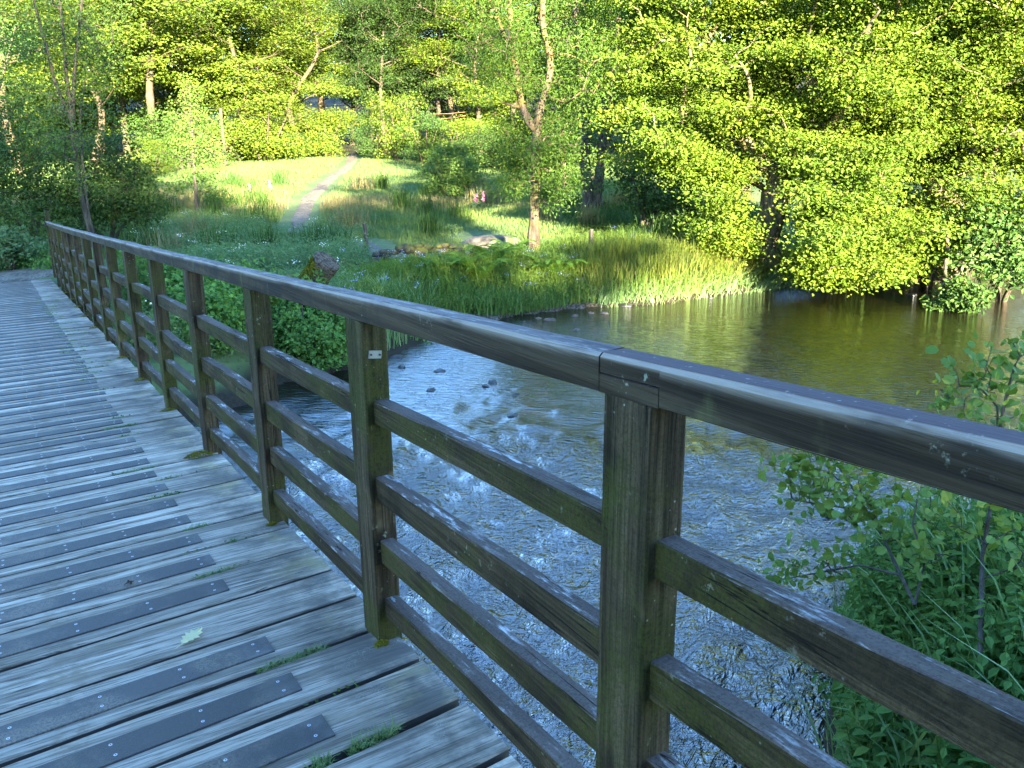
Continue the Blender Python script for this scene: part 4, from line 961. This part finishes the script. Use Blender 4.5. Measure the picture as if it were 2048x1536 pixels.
bramble([(790, 672, 13.4, .28, 18), (755, 668, 12.8, .3, 18), (820, 680, 13.4, .22, 12), (840, 668, 13.8, .2, 9)], 'low leafy clump above the stones at the water edge right of a railing post', 404)
bramble([(110, 548, 19.4, .22, 12), (60, 535, 20.2, .3, 16), (20, 530, 20.4, .3, 16), (85, 520, 20.6, .3, 16)], 'low green clump at the end of the gravel by the tall end post', 405)

# ------------------------------------------------------------------ ground vegetation (uncountable: one object each)
def blades(mb, P, H, Wd, rng, bend=.35, m=0, lean=None):
    """curved grass blades, two segments and a tip"""
    P = np.asarray(P, float); N = len(P)
    if N == 0: return
    H = np.broadcast_to(np.asarray(H, float), (N,)); a = rng.uniform(0, 6.283, N); d = np.stack([np.cos(a), np.sin(a), 0*a], -1)
    b = rng.uniform(.2, 1, N)*bend*H
    ld = d if lean is None else norm(d+np.asarray(lean))
    sd = np.stack([-np.sin(a), np.cos(a), 0*a], -1)*(np.broadcast_to(Wd, (N,))/2)[:, None]
    up = np.array([0, 0, 1.]); Hh = H[:, None]; bb = b[:, None]
    m1 = P+up*Hh*.42+ld*bb*.22; m2 = P+up*Hh*.78+ld*bb*.62; tp = P+up*Hh*.98+ld*bb*1.15
    V = np.stack([P-sd, P+sd, m1-sd*.9, m1+sd*.9, m2-sd*.6, m2+sd*.6, tp], 1).reshape(-1, 3); o = (np.arange(N)*7)[:, None]
    mb.add(V, np.concatenate([np.array([[0, 1, 3, 2]])+o, np.array([[2, 3, 5, 4]])+o]), m); mb.add(np.zeros((0, 3)), [], m)
    mb.f.append((np.array([[4, 5, 6]])+o+mb.n-len(V), m, False))
def scatter_px(x0, x1, y0, y1, n, rng, dmax=75):
    """ground points spread evenly over a patch of the view, by area of ground thinned with distance"""
    out = []
    d = np.geomspace(3.2, dmax, 500)
    while sum(len(o) for o in out) < n:
        k = 6000; px = rng.uniform(x0, x1, k); q = rng.uniform(0, 1, k)
        Dd = 3.2*(dmax/3.2)**q
        v = _F[None]+_R[None]*((px-1024)/FPX)[:, None]-_U[None]*((.5*(y0+y1)-768)/FPX); h = np.hypot(v[:, 0], v[:, 1])
        x, y = Dd*v[:, 0]/h, Dd*v[:, 1]/h; z = ground(x, y); p = np.stack([x, y, z], -1); pp = p-CAM; dep = pp@_F
        sx = 1024+FPX*(pp@_R)/dep; sy = 768-FPX*(pp@_U)/dep
        ok = (sx > x0) & (sx < x1) & (sy > y0) & (sy < y1) & (river_sd(x, y) > .12)
        out.append(p[ok])
    return np.concatenate(out)[:n]
LOGC = at_d(600, 580, 12.1)
def off_paths(P, w=.62):
    k = np.ones(len(P), bool)
    for ln, ww in ((PATH_HILL, w*1.05), (PATH_LOW, w*1.2), (PATH_FORK, w*1.2)): k &= pdist(P[:, 0], P[:, 1], ln) > ww*(.75+.5*RNG.random(len(P)))
    k &= np.hypot(P[:, 0]-LOGC[0], P[:, 1]-LOGC[1]) > .75
    k &= ~((P[:, 0] < 2.6) & (P[:, 1] < 20.1) & (P[:, 1] > 17.6) & (P[:, 0] > -8)); k &= ~((P[:, 0] < 1.05) & (P[:, 1] < 18.4))
    return P[k]
r = np.random.default_rng(501)
P = off_paths(scatter_px(-80, 1500, 312, 560, 250000, r, 80)); dd = np.hypot(P[:, 0], P[:, 1])
mead = fbm(P[:, 0]*.25, P[:, 1]*.25, 71); v = P[:, 0]*math.sin(YAW)+P[:, 1]*math.cos(YAW)
dry = (np.exp(-((v-29)/4.5)**2)*1.2+mead*.5+r.normal(0, .22, len(P))) > 1.25
Hh = (.22+.10*mead)*r.uniform(.6, 1.3, len(P))*np.interp(v, [17, 22, 26, 40, 60], [.55, .7, 1, .8, .6]); Wd = .007+.00034*dd
mb = MB(); blades(mb, P[~dry]-[0, 0, .02], Hh[~dry], Wd[~dry], r, .5); blades(mb, P[dry]-[0, 0, .02], Hh[dry]*1.25, Wd[dry]*.8, r, .45, 1)
tag(mb.build('meadow_grass', [LM['grass'], LM['dry']]), kind='stuff')
# longer tussocks of rush among the grass
P = off_paths(scatter_px(250, 1400, 370, 520, 80, r, 50), 1.0); mb = MB()
for q in P:
    k = 110; s = r.uniform(.12, .3); B = q+rj(k, s, 0, r); blades(mb, B, r.uniform(.35, .8, k), .012+.0004*math.hypot(q[0], q[1]), r, .55, 0 if r.random() < .7 else 1)
tag(mb.build('rush_tussocks', [LM['dark'], LM['dry']]), kind='stuff')
# leafy herbs on the bank in front of the meadow and along the shore
def herbs(name, regs, leafm, L, hmax, n, seed, flower=None, fl=.0, tpl='leaf', Wr=.42, dmax=40, blade=0):
    r = np.random.default_rng(seed); mb = MB()
    for x0, x1, y0, y1, w_ in regs:
        P = off_paths(scatter_px(x0, x1, y0, y1, int(n*w_), r, dmax), .8); K = 26
        ht = hmax*(.45+.55*(.5+.5*fbm(P[:, 0]*.8, P[:, 1]*.8, 81)))*r.uniform(.6, 1.15, len(P))
        Q = np.repeat(P, K, 0); u = r.uniform(.12, 1, len(Q)); hh = np.repeat(ht, K)
        Q = Q+np.stack([r.normal(0, .10, len(Q)), r.normal(0, .10, len(Q)), u*hh], -1)
        nr = r.normal(0, .55, (len(Q), 3)); nr[:, 2] += .75
        leaves(mb, Q, nr, L*r.uniform(.6, 1.3, len(Q)), Wr, tpl, 0, r)
        if blade: blades(mb, np.repeat(P, blade, 0)+rj(len(P)*blade, .12, 0, r), np.repeat(ht, blade)*r.uniform(.7, 1.3, len(P)*blade), .014, r, .5, 0)
        if flower:
            S = P[r.random(len(P)) < fl]; hs = ht[:len(S)]; T_ = S+np.stack([0*hs, 0*hs, hmax*r.uniform(.8, 1.15, len(S))], -1)
            G = np.repeat(T_, 14, 0)+rj(len(T_)*14, .055, .022, r); nn = r.normal(0, .4, (len(G), 3)); nn[:, 2] += 1
            leaves(mb, G, nn, .026*r.uniform(.7, 1.3, len(G)), .9, 'quad', 1, r)
    return tag(mb.build(name, [leafm]+([flower] if flower else [])), kind='stuff')
herbs('bank_herbs', [(260, 740, 455, 560, 1.0), (230, 700, 540, 720, .8)], LM['herb'], .052, .58, 2600, 511, LM['white'], .010)
herbs('waterside_herbs', [(680, 1120, 540, 630, 1.0), (1060, 1460, 540, 605, .7), (1040, 1300, 480, 560, .6)], LM['bush'], .045, .40, 2400, 512, LM['blue'], .010, blade=5)
herbs('field_layer', [(1130, 1560, 420, 560, 1.0)], LM['dark'], .06, .35, 1300, 513, blade=6)
herbs('verge_herbs', [(-60, 150, 490, 545, 1.0)], LM['herb'], .08, .5, 420, 514, None, 0, blade=8)
# tall reeds and bank grass lit by the sun
r = np.random.default_rng(521); mb = MB()
P = scatter_px(1180, 1440, 535, 607, 3600, r, 26); blades(mb, P, r.uniform(.28, .72, len(P))*np.clip(1.15-np.abs((P[:, 0]-P[:, 0].mean())/5), .5, 1.1), .02, r, .3)
P = scatter_px(1400, 1720, 530, 590, 2600, r, 26); blades(mb, P, r.uniform(.25, .55, len(P)), .02, r, .7)
P = scatter_px(1180, 1500, 540, 606, 900, r, 26); blades(mb, P, r.uniform(.25, .7, len(P)), .014, r, 1.2, 1)
P = scatter_px(1150, 1460, 540, 606, 1200, r, 26); blades(mb, P, r.uniform(.3, .9, len(P)), .012, r, 1.0, 0)
tag(mb.build('reeds', [LM['reed'], LM['dry']]), kind='stuff')
# grass on the crumbling bank beside the bridge
r = np.random.default_rng(522); mb = MB()
P = scatter_px(520, 860, 590, 745, 2600, r, 20); blades(mb, P, r.uniform(.2, .5, len(P)), .011, r, .9)
P = scatter_px(860, 1240, 575, 628, 2600, r, 24); blades(mb, P, r.uniform(.1, .32, len(P)), .014, r, .6)
P = scatter_px(-100, 190, 520, 552, 2500, r, 30); blades(mb, P[(P[:, 1] > 20.0)], r.uniform(.15, .4, (P[:, 1] > 20.0).sum()), .016, r, .6)
wl = np.array([at_z(x, y, ZW)[:2] for x, y in [(1190, 612), (1240, 610), (1330, 606), (1420, 592), (1500, 583), (1560, 575), (1640, 567), (1720, 562)]])
wl = spline(wl, 300); q = wl[r.integers(0, 300, 3800)]; q = q+r.normal(0, .12, q.shape)+np.array([.10, .28])*r.uniform(0, 1.3, (3800, 1)); P = np.stack([q[:, 0], q[:, 1], ground(q[:, 0], q[:, 1])], -1)
blades(mb, P, r.uniform(.12, .38, len(P)), .014, r, 1.3, 0, (-.3, -.9, 0))
tag(mb.build('bank_grass', LM['blade']), kind='stuff')

# ferns on the bank: each one a plant
def fern_mesh(seed, n=13):
    r = np.random.default_rng(seed); mb = MB()
    for k in range(n):
        a = k*2*np.pi/n+r.uniform(-.2, .2); L = r.uniform(.65, .95); u = np.linspace(0, 1, 16)
        hgt = .62*np.sin(u*np.pi*.62)*L; out = L*(u**1.15)*.78
        pts = np.stack([out*math.cos(a), out*math.sin(a), hgt], -1); tube(mb, pts, np.linspace(.005, .0015, 16), 4, 0, False)
        side = np.array([-math.sin(a), math.cos(a), 0]); t = norm(np.gradient(pts, axis=0)); up = np.cross(t, side)*-1
        for i in range(2, 16):
            pl = .17*math.sin(min(1, (1-u[i])*1.25+.08)*1.57)*L
            for s in (-1, 1):
                q = np.linspace(.1, 1, 6)[:, None]; c = pts[i]+q*pl*(s*side+.35*t[i]); ww = .55
                leaves(mb, np.vstack([c, c]), np.repeat(up[i:i+1], 12, 0)+r.normal(0, .2, (12, 3)), .036*np.tile(np.linspace(1.15, .5, 6), 2), ww, 'quad', 0, r, np.vstack([np.repeat(t[i:i+1], 6, 0), -np.repeat(t[i:i+1], 6, 0)]))
    return mb
fern0 = fern_mesh(31).mesh('fern', LM['fern']); fern1 = fern_mesh(32).mesh('fern', LM['fern'])
for i, (x, y, s, lab) in enumerate([(960, 575, 1.0, 'large fern on the bank below the mossy wall, lowest of the ferns'), (985, 548, 1.1, 'fern growing against the right end of the mossy wall'), (925, 555, .8, 'small fern in front of the mossy wall'), (1010, 535, 1.0, None), (1110, 575, 1.1, 'wide fern right of the forked tree foot'), (870, 560, .8, None), (1155, 560, .8, None)]):
    p = hit(x, y); o = bpy.data.objects.new('fern', fern0 if i % 2 else fern1); COL.objects.link(o); o.location = tuple(p); o.rotation_euler = (0, 0, i*1.3); o.scale = (s,)*3
    tag(o, lab or 'green fern among the herbs on the river bank', 'fern', 'ferns on the river bank')

# ------------------------------------------------------------------ walls, log, rocks, posts
def stone_wall(name, pts, h, label, seed, size, hfun=None):
    line = spline(np.array([hit(x, y)[:2] for x, y in pts]), 60); mb = MB(); r = np.random.default_rng(seed); L = np.concatenate([[0], np.cumsum(np.linalg.norm(np.diff(line, axis=0), axis=1))])
    s = 0
    z = 0.0
    while z < h:
        s = r.uniform(0, size*.5)
        while s < L[-1]:
            hh = h if hfun is None else h*hfun(s/L[-1])
            if z < hh:
                x, y = np.interp(s, L, line[:, 0]), np.interp(s, L, line[:, 1]); sz = size*r.uniform(.7, 1.25)
                rock_mesh(mb, (x+r.normal(0, .05), y+r.normal(0, .05), ground1(x, y)+z+r.normal(0, .03)), (sz*.62, sz*.5, sz*.36), int(r.integers(0, 9999)))
            s += size*r.uniform(.75, 1.0)
        z += size*.5
    o = mb.build(name, M_WALL); return tag(o, label, 'wall')
stone_wall('stone_wall', [(690, 552), (735, 546), (790, 540), (850, 536), (905, 534), (985, 536)], .5, 'ruined dry stone wall grown over with moss beside the lower path', 601, .22, lambda u: .45+.55*min(1, u*2.2)*(1 if u < .8 else .7))
stone_wall('stone_wall', [(440, 325), (480, 314), (530, 303), (590, 298)], 1.5, 'far grey dry stone wall in the shade at the top left of the meadow', 602, .55)
# mossy log
r = np.random.default_rng(610); lp = at_d(600, 575, 12.6); lp[2] = ground1(lp[0], lp[1]); q0, q1 = at_d(596, 612, 12.6), at_d(655, 520, 12.3)
root = empty('mossy_log', tuple(q0)); tag(root, 'thick weathered log with a band of moss, its sawn end tilted up above the handrail', 'log')
mb = MB(); ax = norm(q1-q0); pts = np.array([q0-ax*.5, q0, q0+ax*.15, (q0+q1)/2, q1-ax*.05, q1])-q0
tube(mb, spline(pts, 18), np.interp(np.linspace(0, 1, 18), [0, .3, .8, .97, 1], [.20, .198, .195, .19, .185])*(1+.03*r.normal(size=18)), 20)
t = NT('weathered_log_wood'); p = t.obj(); g = t.noise(t.mapping(p, (14, 14, 14)), 1, 5, .6, 1.5); g2 = t.n('TexVoronoi', Vector=p, Scale=38.0)
M_LOG = t.surf(t.pbsdf(t.mix(t.ramp(g, .35, .65), (.035, .026, .018), (.135, .105, .075)), .85, .2, t.bump(t.math('ADD', g, g2), .8, .02)))
mb.build('wood', M_LOG, root)
mb = MB(); u = r.uniform(.05, .93, 2200); side = norm(np.cross(ax, [0, 0, 1])); upv = np.cross(side, ax)
tocam = norm(CAM-q0); ph = .8*r.normal(0, .55, len(u)); c0 = norm(upv*.8+tocam*.75-ax*((upv*.8+tocam*.75)@ax)); c1 = np.cross(ax, c0)
dirn = np.cos(ph)[:, None]*c0+np.sin(ph)[:, None]*c1; R_ = np.interp(u, [0, 1], [.195, .19])
leaves(mb, (q1-q0)*u[:, None]+dirn*(R_+.004)[:, None], dirn+r.normal(0, .5, (len(u), 3)), .035, .8, 'quad', 0, r); mb.build('moss', LM['moss'], root)
# mossy boulder left of the log
def rock(name, p, size, label, seed, mat, cat='rock', group=None, flat=.6, sink=.3):
    mb = MB(); rock_mesh(mb, (0, 0, 0), size, seed, 0, flat); o = mb.build(name, mat); o.location = (p[0], p[1], p[2]+(size if np.isscalar(size) else size[2])*(flat-sink)*.5)
    return tag(o, label, cat, group)
p = at_d(584, 560, 13.0); rock('mossy_boulder', p-[0, 0, .1], .30, 'rounded boulder covered in yellow moss left of the log', 621, M_WALL)
p = hit(1212, 488); rock('boulder', p, .34, 'reddish sunlit boulder in the undergrowth above the reeds', 622, M_RED)
for x, y, s, lab in [(985, 492, .75, 'flat grey rock slab beside the fork of the lower path'), (1012, 497, .5, 'pale flat rock at the fork of the lower path, right of the slab'), (1265, 437, .4, 'grey rock under the dark bush beside the oak')]:
    p = hit(x, y); rock('flat_rock', p, s, lab, int(x), M_ROCK, 'rock', None, .35)
STN = [(1098, 640, .19, 'reddish brown stone in the shallows nearest the shore, largest of the dry ones', 0), (1077, 637, .11, None, 0), (1149, 632, .14, 'grey stone with dark wet side beyond the reddish stone', 0), (1152, 660, .13, 'pale stone alone in the water below the others', 0), (1183, 626, .12, None, 0), (1210, 627, .15, None, 0),
    (1250, 612, .22, 'dark wet stone at the foot of the reeds', 1), (1420, 596, .12, None, 1), (1049, 643, .06, None, 0), (1824, 590, .16, 'dark stone far out in the river left of the branch', 1),
    (880, 743, .15, 'dark wet stone where the riffle begins', 1), (803, 735, .12, None, 1), (985, 765, .13, None, 1), (972, 772, .1, None, 1), (862, 780, .12, None, 1), (1025, 830, .11, None, 1), (1030, 790, .1, None, 1), (1655, 1027, .12, 'black wet stone in the river behind the alder leaves', 1),
    (797, 715, .2, 'wet stone at the foot of the bank right of a bridge post', 1), (775, 728, .17, None, 1), (740, 700, .25, None, 0), (715, 735, .25, None, 1), (568, 757, .22, 'pale brown stone at the water edge between two posts', 0), (455, 720, .26, None, 1), (540, 742, .18, None, 1), (640, 735, .3, None, 1), (600, 745, .22, None, 1)]
for x, y, s, lab, wet in STN:
    p = at_z(x, y, ZW); s *= .62; rock('river_stone', p, s, lab or 'small stone breaking the surface of the shallow river', int(x*7+y), M_WET if wet else M_ROCK, 'stone', 'stones in the river shallows', .5, .62)
def fpost(px, py, h, w_, label):
    p = hit(px, py); mb = MB(); r = np.random.default_rng(px); tube(mb, [(0, 0, -.1), (.01, 0, h*.6), (r.normal(0, .02), 0, h)], [w_, w_*.95, w_*.9], 7); o = mb.build('fence_post', BK['twig']); o.location = tuple(p); return tag(o, label, 'post')
fpost(733, 502, .62, .05, 'short wooden fence post standing in the grass above the mossy wall')
fpost(1180, 532, .75, .05, 'dark fence post among the herbs left of the reeds')
fpost(1178, 492, .3, .06, 'broken post stub among the plants by the reddish boulder')
p = at_d(443, 256, 50); g_ = hit(443, 312); g_ = np.array([p[0], p[1], ground1(p[0], p[1])]); mb = MB(); tube(mb, [g_-[0, 0, .2]-g_, at_d(441, 216, 50)-g_], [.11, .09], 8); o = mb.build('pole', BK['birch']); o.location = tuple(g_); tag(o, 'pale upright pole at the edge of the wood above the small tree', 'pole')
# rusty wires strung at the wood's edge
for (a, b, lab) in [((866, 228), (930, 224), 'rusty horizontal wire strung across the dark gap in the wood, uppermost'), ((880, 238), (932, 231), 'rusty wire just below the top one in the dark gap of the wood')]:
    A_, B_ = at_d(*a, 45), at_d(*b, 45); mb = MB(); tube(mb, [A_, (A_+B_)/2-[0, 0, .03], B_], .008, 5); tag(mb.build('wire', M_RED), lab, 'wire')
# foxgloves
def foxglove(px, py, h, label):
    h *= .7
    p = hit(px, py); root = empty('foxglove', tuple(p)); r = np.random.default_rng(px); mb = MB(); tube(mb, [(0, 0, 0), (.02, .01, h)], [.012, .006], 5); mb.build('stem', LM['herb'], root)
    mb = MB(); u = r.uniform(.5, 1, 60); Q = np.stack([.02*u+r.normal(0, .025, 60)*(1.3-u), r.normal(0, .025, 60)*(1.3-u), u*h], -1); leaves(mb, Q, rj(60, 1, 1, r), .045, .8, 'round', 0, r); mb.build('flower_spike', LM['pink'], root)
    mb = MB(); Q = rj(60, .14, .05, r)+[0, 0, .15]; leaves(mb, Q, rj(60, .5, .3, r)+[0, 0, 1], .2, .4, 'leaf', 0, r); mb.build('leaf_rosette', LM['herb'], root)
    tag(root, label, 'flower')
foxglove(500, 398, .75, 'pink foxglove left of the gravel path, leftmost of the pair'); foxglove(540, 392, .8, 'pink foxglove nearest the left side of the gravel path')
foxglove(952, 422, .8, 'purple foxglove right of the round meadow bush, left one'); foxglove(966, 424, .9, 'purple foxglove right of the round meadow bush, tallest'); 
# branch standing in the river on the right
r = np.random.default_rng(640); D = math.hypot(*at_z(1925, 622, ZW)[:2]); A = lambda x, y, dd=0: px3(x, y, D+dd)
b_ = at_z(1925, 625, ZW)-[0, 0, .15]
lim = [(np.array([A(1892, 520, .8), A(1890, 548, .4), A(1905, 575, .1), A(1930, 590)]), [.035, .03, .022, .012]), (np.array([A(1895, 555, .3), A(1880, 580, .1), A(1875, 608)]), [.02, .015, .008]), (np.array([A(1895, 500, 1.2), A(1893, 460, 1.6), A(1890, 430, 2.0)]), [.035, .04, .04])]
T = blob_targets([(A(1930, 590), (.42, .42, .2), 20), (A(1955, 598), (.28, .28, .14), 12), (A(1915, 610), (.25, .25, .14), 12), (A(1876, 610), (.18, .18, .12), 8), (A(1910, 572), (.2, .2, .12), 7)], r)
br = make_tree('hanging_branch', b_, lim, T, lambda mb, T, rng, P, par, fx: sprays(mb, T, 40, .09, .06, .085, rng, None, .8, 0, 'leaf', .6), BK['oak'], LM['dark'], r, .2, .005, .0, 6)
tag(br, 'leafy branch hanging down so that its leaves dip into the river', 'branch')

# ------------------------------------------------------------------ near bank, right
r = np.random.default_rng(650)
gb = at_d(1960, 1330, 3.1)
base = np.array([gb[0], gb[1], ground1(gb[0], gb[1])])
S = lambda x, y, d: at_d(x, y, d)
al = [(np.array([S(1830, 1210, 3.5), S(1781, 1100, 3.75), S(1730, 1020, 3.9), S(1700, 966, 4.0), S(1665, 915, 4.1)]), [.008, .007, .006, .0045, .003]),
      (np.array([S(1960, 1330, 3.2), S(1960, 1150, 3.5), S(1985, 1000, 3.7), S(2000, 870, 3.8), S(1990, 800, 3.85), S(1950, 765, 3.9)]), [.010, .009, .008, .006, .0045, .003]),
      (np.array([S(2000, 860, 3.8), S(2010, 800, 3.8), S(2030, 730, 3.8)]), [.008, .006, .004]), (np.array([S(1990, 1000, 3.7), S(2050, 880, 3.7), S(2100, 760, 3.6)]), [.007, .006, .003]),
      (np.array([S(1800, 1150, 3.6), S(1720, 1130, 3.7), S(1640, 1145, 3.75), S(1560, 1160, 3.8)]), [.006, .005, .0035, .002]),
      (np.array([S(1830, 1210, 3.5), S(1850, 1120, 3.6), S(1825, 1050, 3.7), S(1838, 980, 3.8)]), [.006, .005, .0045, .003]),
      (np.array([S(1730, 1020, 3.9), S(1650, 1010, 4.0), S(1590, 1000, 4.05)]), [.006, .005, .003])]
bl = []
for x, y, d, rr, n in [(1600, 945, 4.05, .10, 9), (1650, 915, 4.1, .12, 12), (1690, 940, 4.0, .12, 12), (1570, 935, 4.1, .07, 5), (1640, 990, 4.0, .12, 10), (1700, 1010, 3.9, .14, 14), (1600, 985, 4.05, .08, 6), (1750, 975, 3.9, .12, 10), (1780, 1040, 3.8, .14, 14),
                      (1560, 1165, 3.8, .09, 7), (1620, 1140, 3.75, .09, 8), (1680, 1130, 3.7, .1, 8), (1830, 1000, 3.75, .14, 14), (1880, 1010, 3.7, .15, 16), (1940, 1010, 3.6, .18, 18), (2010, 1040, 3.5, .2, 20), (1900, 1080, 3.6, .18, 18), (1990, 1120, 3.4, .2, 20), (1850, 1110, 3.6, .12, 10),
                      (1890, 760, 3.9, .10, 9), (1930, 790, 3.9, .10, 10), (1960, 750, 3.85, .12, 12), (2030, 730, 3.8, .13, 12), (2045, 790, 3.75, .13, 12), (1980, 820, 3.8, .10, 8), (2060, 850, 3.7, .14, 12), (1880, 800, 3.95, .06, 4), (2080, 950, 3.6, .2, 18)]:
    bl.append((S(x, y, d), (rr, rr, rr*.8), int(n*(.8 if x < 1800 else .55 if y < 900 else .36))))
T = blob_targets(bl, r)
def alder_leaf(mb, T, rng, P, par, fx):
    sprays(mb, T, 6, .05, .04, .042, rng, None, .6, 0, 'round', .8, 0, .75)
    i = np.arange(fx, len(P)); i = i[rng.random(len(i)) < .75]; Q = P[i]; nr = rng.normal(0, .55, (len(Q), 3)); nr[:, 2] += .8; leaves(mb, Q, nr, .036*rng.uniform(.5, 1.3, len(Q)), .8, 'round', 0, rng)
als = make_tree('alder_shrub', base, al, T, alder_leaf, BK['twig'], LM['alder'], r, .07, .0016, .15, 7, rough=.03)
tag(als, 'young alder shrub with round leaves reaching over the water below the handrail', 'shrub')
# dense leaves, grass and nettles of the near bank
def near_pts(n, rng, x0, x1, y0, y1, dmin=1.5, dmax=6.0):
    out = []; tot = 0
    while tot < n:
        k = 8000; px = rng.uniform(x0-80, x1+80, k); d = rng.uniform(dmin, dmax, k)
        v = _F[None]+_R[None]*((px-1024)/FPX)[:, None]-_U[None]*((.5*(y0+y1)-768)/FPX); h = np.hypot(v[:, 0], v[:, 1])
        x, y = d*v[:, 0]/h, d*v[:, 1]/h; z = ground(x, y); pp = np.stack([x, y, z], -1)-CAM; dep = pp@_F
        sx = 1024+FPX*(pp@_R)/dep; sy = 768-FPX*(pp@_U)/dep
        ok = (sx > x0) & (sx < x1) & (sy > y0) & (sy < y1) & (river_sd(x, y) > -.1) & (x > 1.15)
        out.append(np.stack([x, y, z], -1)[ok]); tot += ok.sum()
    return np.concatenate(out)[:n]
r = np.random.default_rng(660); mb = MB()
P = near_pts(2600, r, 1640, 2400, 1050, 1900)
blades(mb, P, r.uniform(.15, .45, len(P)), .008, r, .8); P2 = near_pts(260, r, 1660, 2300, 1080, 1700); blades(mb, P2, r.uniform(.4, .7, len(P2)), .017, r, .9)
tag(mb.build('bank_grass', LM['blade']), kind='stuff')
mb = MB(); P = near_pts(1500, r, 1680, 2450, 1120, 1950); K = 16
ht = r.uniform(.22, .66, len(P))
for q, h in zip(P, ht):
    st_ = np.array([q-[0, 0, .02], q+[r.normal(0, .03), r.normal(0, .03), h*.5], q+[r.normal(0, .06), r.normal(0, .06), h]])
    tube(mb, st_, [.003, .0025, .0015], 4, 0, False)
    u = np.repeat(np.linspace(.25, 1, K//2), 2); c = np.stack([np.interp(u, [0, .5, 1], st_[:, k]) for k in range(3)], -1); a = np.arange(K)*1.57+r.uniform(0, 6); a[1::2] += np.pi-1.57
    tg = np.stack([np.cos(a), np.sin(a), -.25+0*a], -1); nr = np.stack([.25*np.cos(a), .25*np.sin(a), 1+0*a], -1)+r.normal(0, .2, (K, 3))
    leaves(mb, c, nr, np.interp(u, [.2, .6, 1], [.07, .085, .04])*r.uniform(.8, 1.2, K), .5, 'leaf', 0, r, tg)
tag(mb.build('bank_nettles', LM['bramble']), kind='stuff')

# ------------------------------------------------------------------ small things on the deck
r = np.random.default_rng(670); mb = MB()
for n_ in range(-5, 50):
    s0_ = gapc(n_, .6)
    if s0_ < .9: continue
    segs = {-3: [(.5, .72)], -2: [(.47, .71)], -1: [(.50, .70)], 0: [(.48, .69)], 1: [], 2: [], 3: [(.45, .66)], 4: [(.48, .72)], 5: [(.52, .62)], 6: [], 7: [(.46, .6)], 8: [(.5, .76)], 9: [(.36, .56)]}.get(n_, [(.42+r.uniform(0, .1), .55+r.uniform(0, .25))] if (r.random() < .7 and n_ > 9) else [])
    for a, b in segs:
        k = int(1900*(b-a)); x = r.uniform(a, b, k); den = fbm(x*9, np.full(k, n_*3.3), 91); x = x[den > -.3]; k = len(x)
        y = np.array([gapc(n_, q) for q in x])+r.normal(0, GAPW.get(n_, .02)*.28, k); z = zd(y)-.022
        blades(mb, np.stack([x, y, z], -1), r.uniform(.012, .040, k)*(1+.35*(n_ < 0)), .0028, r, 1.0, 0, (-.3, -.5, 0))
        k2 = int(60*(b-a)); x = r.uniform(a, b, k2); y = np.array([gapc(n_, q) for q in x]); leaves(mb, np.stack([x, y, zd(y)-.003+r.uniform(0, .012, k2)], -1), rj(k2, .4, .3, r)+[0, 0, 1], .012, .8, 'round', 1, r)
tag(mb.build('gap_grass', [LM['blade'], LM['dark']]), kind='stuff')
# moss at the feet of the posts
mb = MB()
def mossclump(x, y, R_, n): 
    a = r.uniform(0, 6.283, n); q = np.sqrt(r.uniform(0, 1, n)); X_, Y_ = x+R_*1.5*q*np.cos(a), y+R_*q*np.sin(a)
    leaves(mb, np.stack([X_, Y_, zd(Y_)+.001+R_*.45*(1-q*q)], -1), rj(n, .5, .5, r)+[0, 0, .8], .011, .6, 'quad', 0, r)
p5 = POSTS[5+1]; mossclump(TT(3.31)-.045, POSTS[6]-.005, .05, 500)
p3_ = POSTS[6]
for i in (4, 5, 7, 8, 9, 11, 12, 13, 14, 15): mossclump(TT(POSTS[i])-.008+r.uniform(-.01, .02), POSTS[i]-.012, .014 if i < 7 else .03, 160)
tag(mb.build('moss', LM['moss']), kind='stuff')
# fallen oak leaf
lobes = [(0, 0), (.05, .10), (.16, .16), (.10, .24), (.26, .34), (.15, .42), (.32, .56), (.17, .62), (.26, .78), (.12, .80), (.10, .94), (0, 1.0)]
mid = [(0, y) for x, y in lobes]; V = []; F = []
for x, y in lobes: V += [(-x, y, .10*abs(x)+.03*math.sin(y*6)), (0, y, .035*math.sin(y*5)), (x, y, .16*abs(x)+.03*math.sin(y*7+1))]
for i in range(len(lobes)-1):
    a = i*3
    for k in (0, 1): F.append((a+k, a+k+1, a+k+4, a+k+3))
mb = MB(); mb.add(np.array(V)*.095, F); tube(mb, [(0, -.022, .004), (0, -.01, .003), (0, 0, .001)], .0011, 5)
t = NT('fallen_leaf'); M_FL = t.surf(t.pbsdf(t.mix(t.noise(t.obj(), 60, 3), (.40, .37, .17), (.52, .47, .26)), .6, .3))
o = mb.build('fallen_leaf', M_FL); q = at_z(362, 1292, zd(2.53)+.004); o.location = (q[0], q[1], zd(q[1])+.004); o.rotation_euler = (rad(4), rad(3), rad(-52)); tag(o, 'pale green fallen oak leaf lying on the bare deck plank', 'leaf')
mb = MB(); q = at_z(258, 1165, zd(3.0)+.007); tube(mb, [(-.016, -.004, .004), (0, .002, .007), (.016, .003, .004)], [.002, .0035, .002], 6); leaves(mb, [(0, 0, .006), (.006, .001, .006), (-.006, 0, .006)], rj(3, 1, 1, r), .014, .6, 'leaf', 0, r)
o = mb.build('dry_twig', BK['twig']); o.location = (q[0], q[1], zd(q[1])+.005); tag(o, 'tiny dry brown twig lying on a dark grip strip', 'twig')
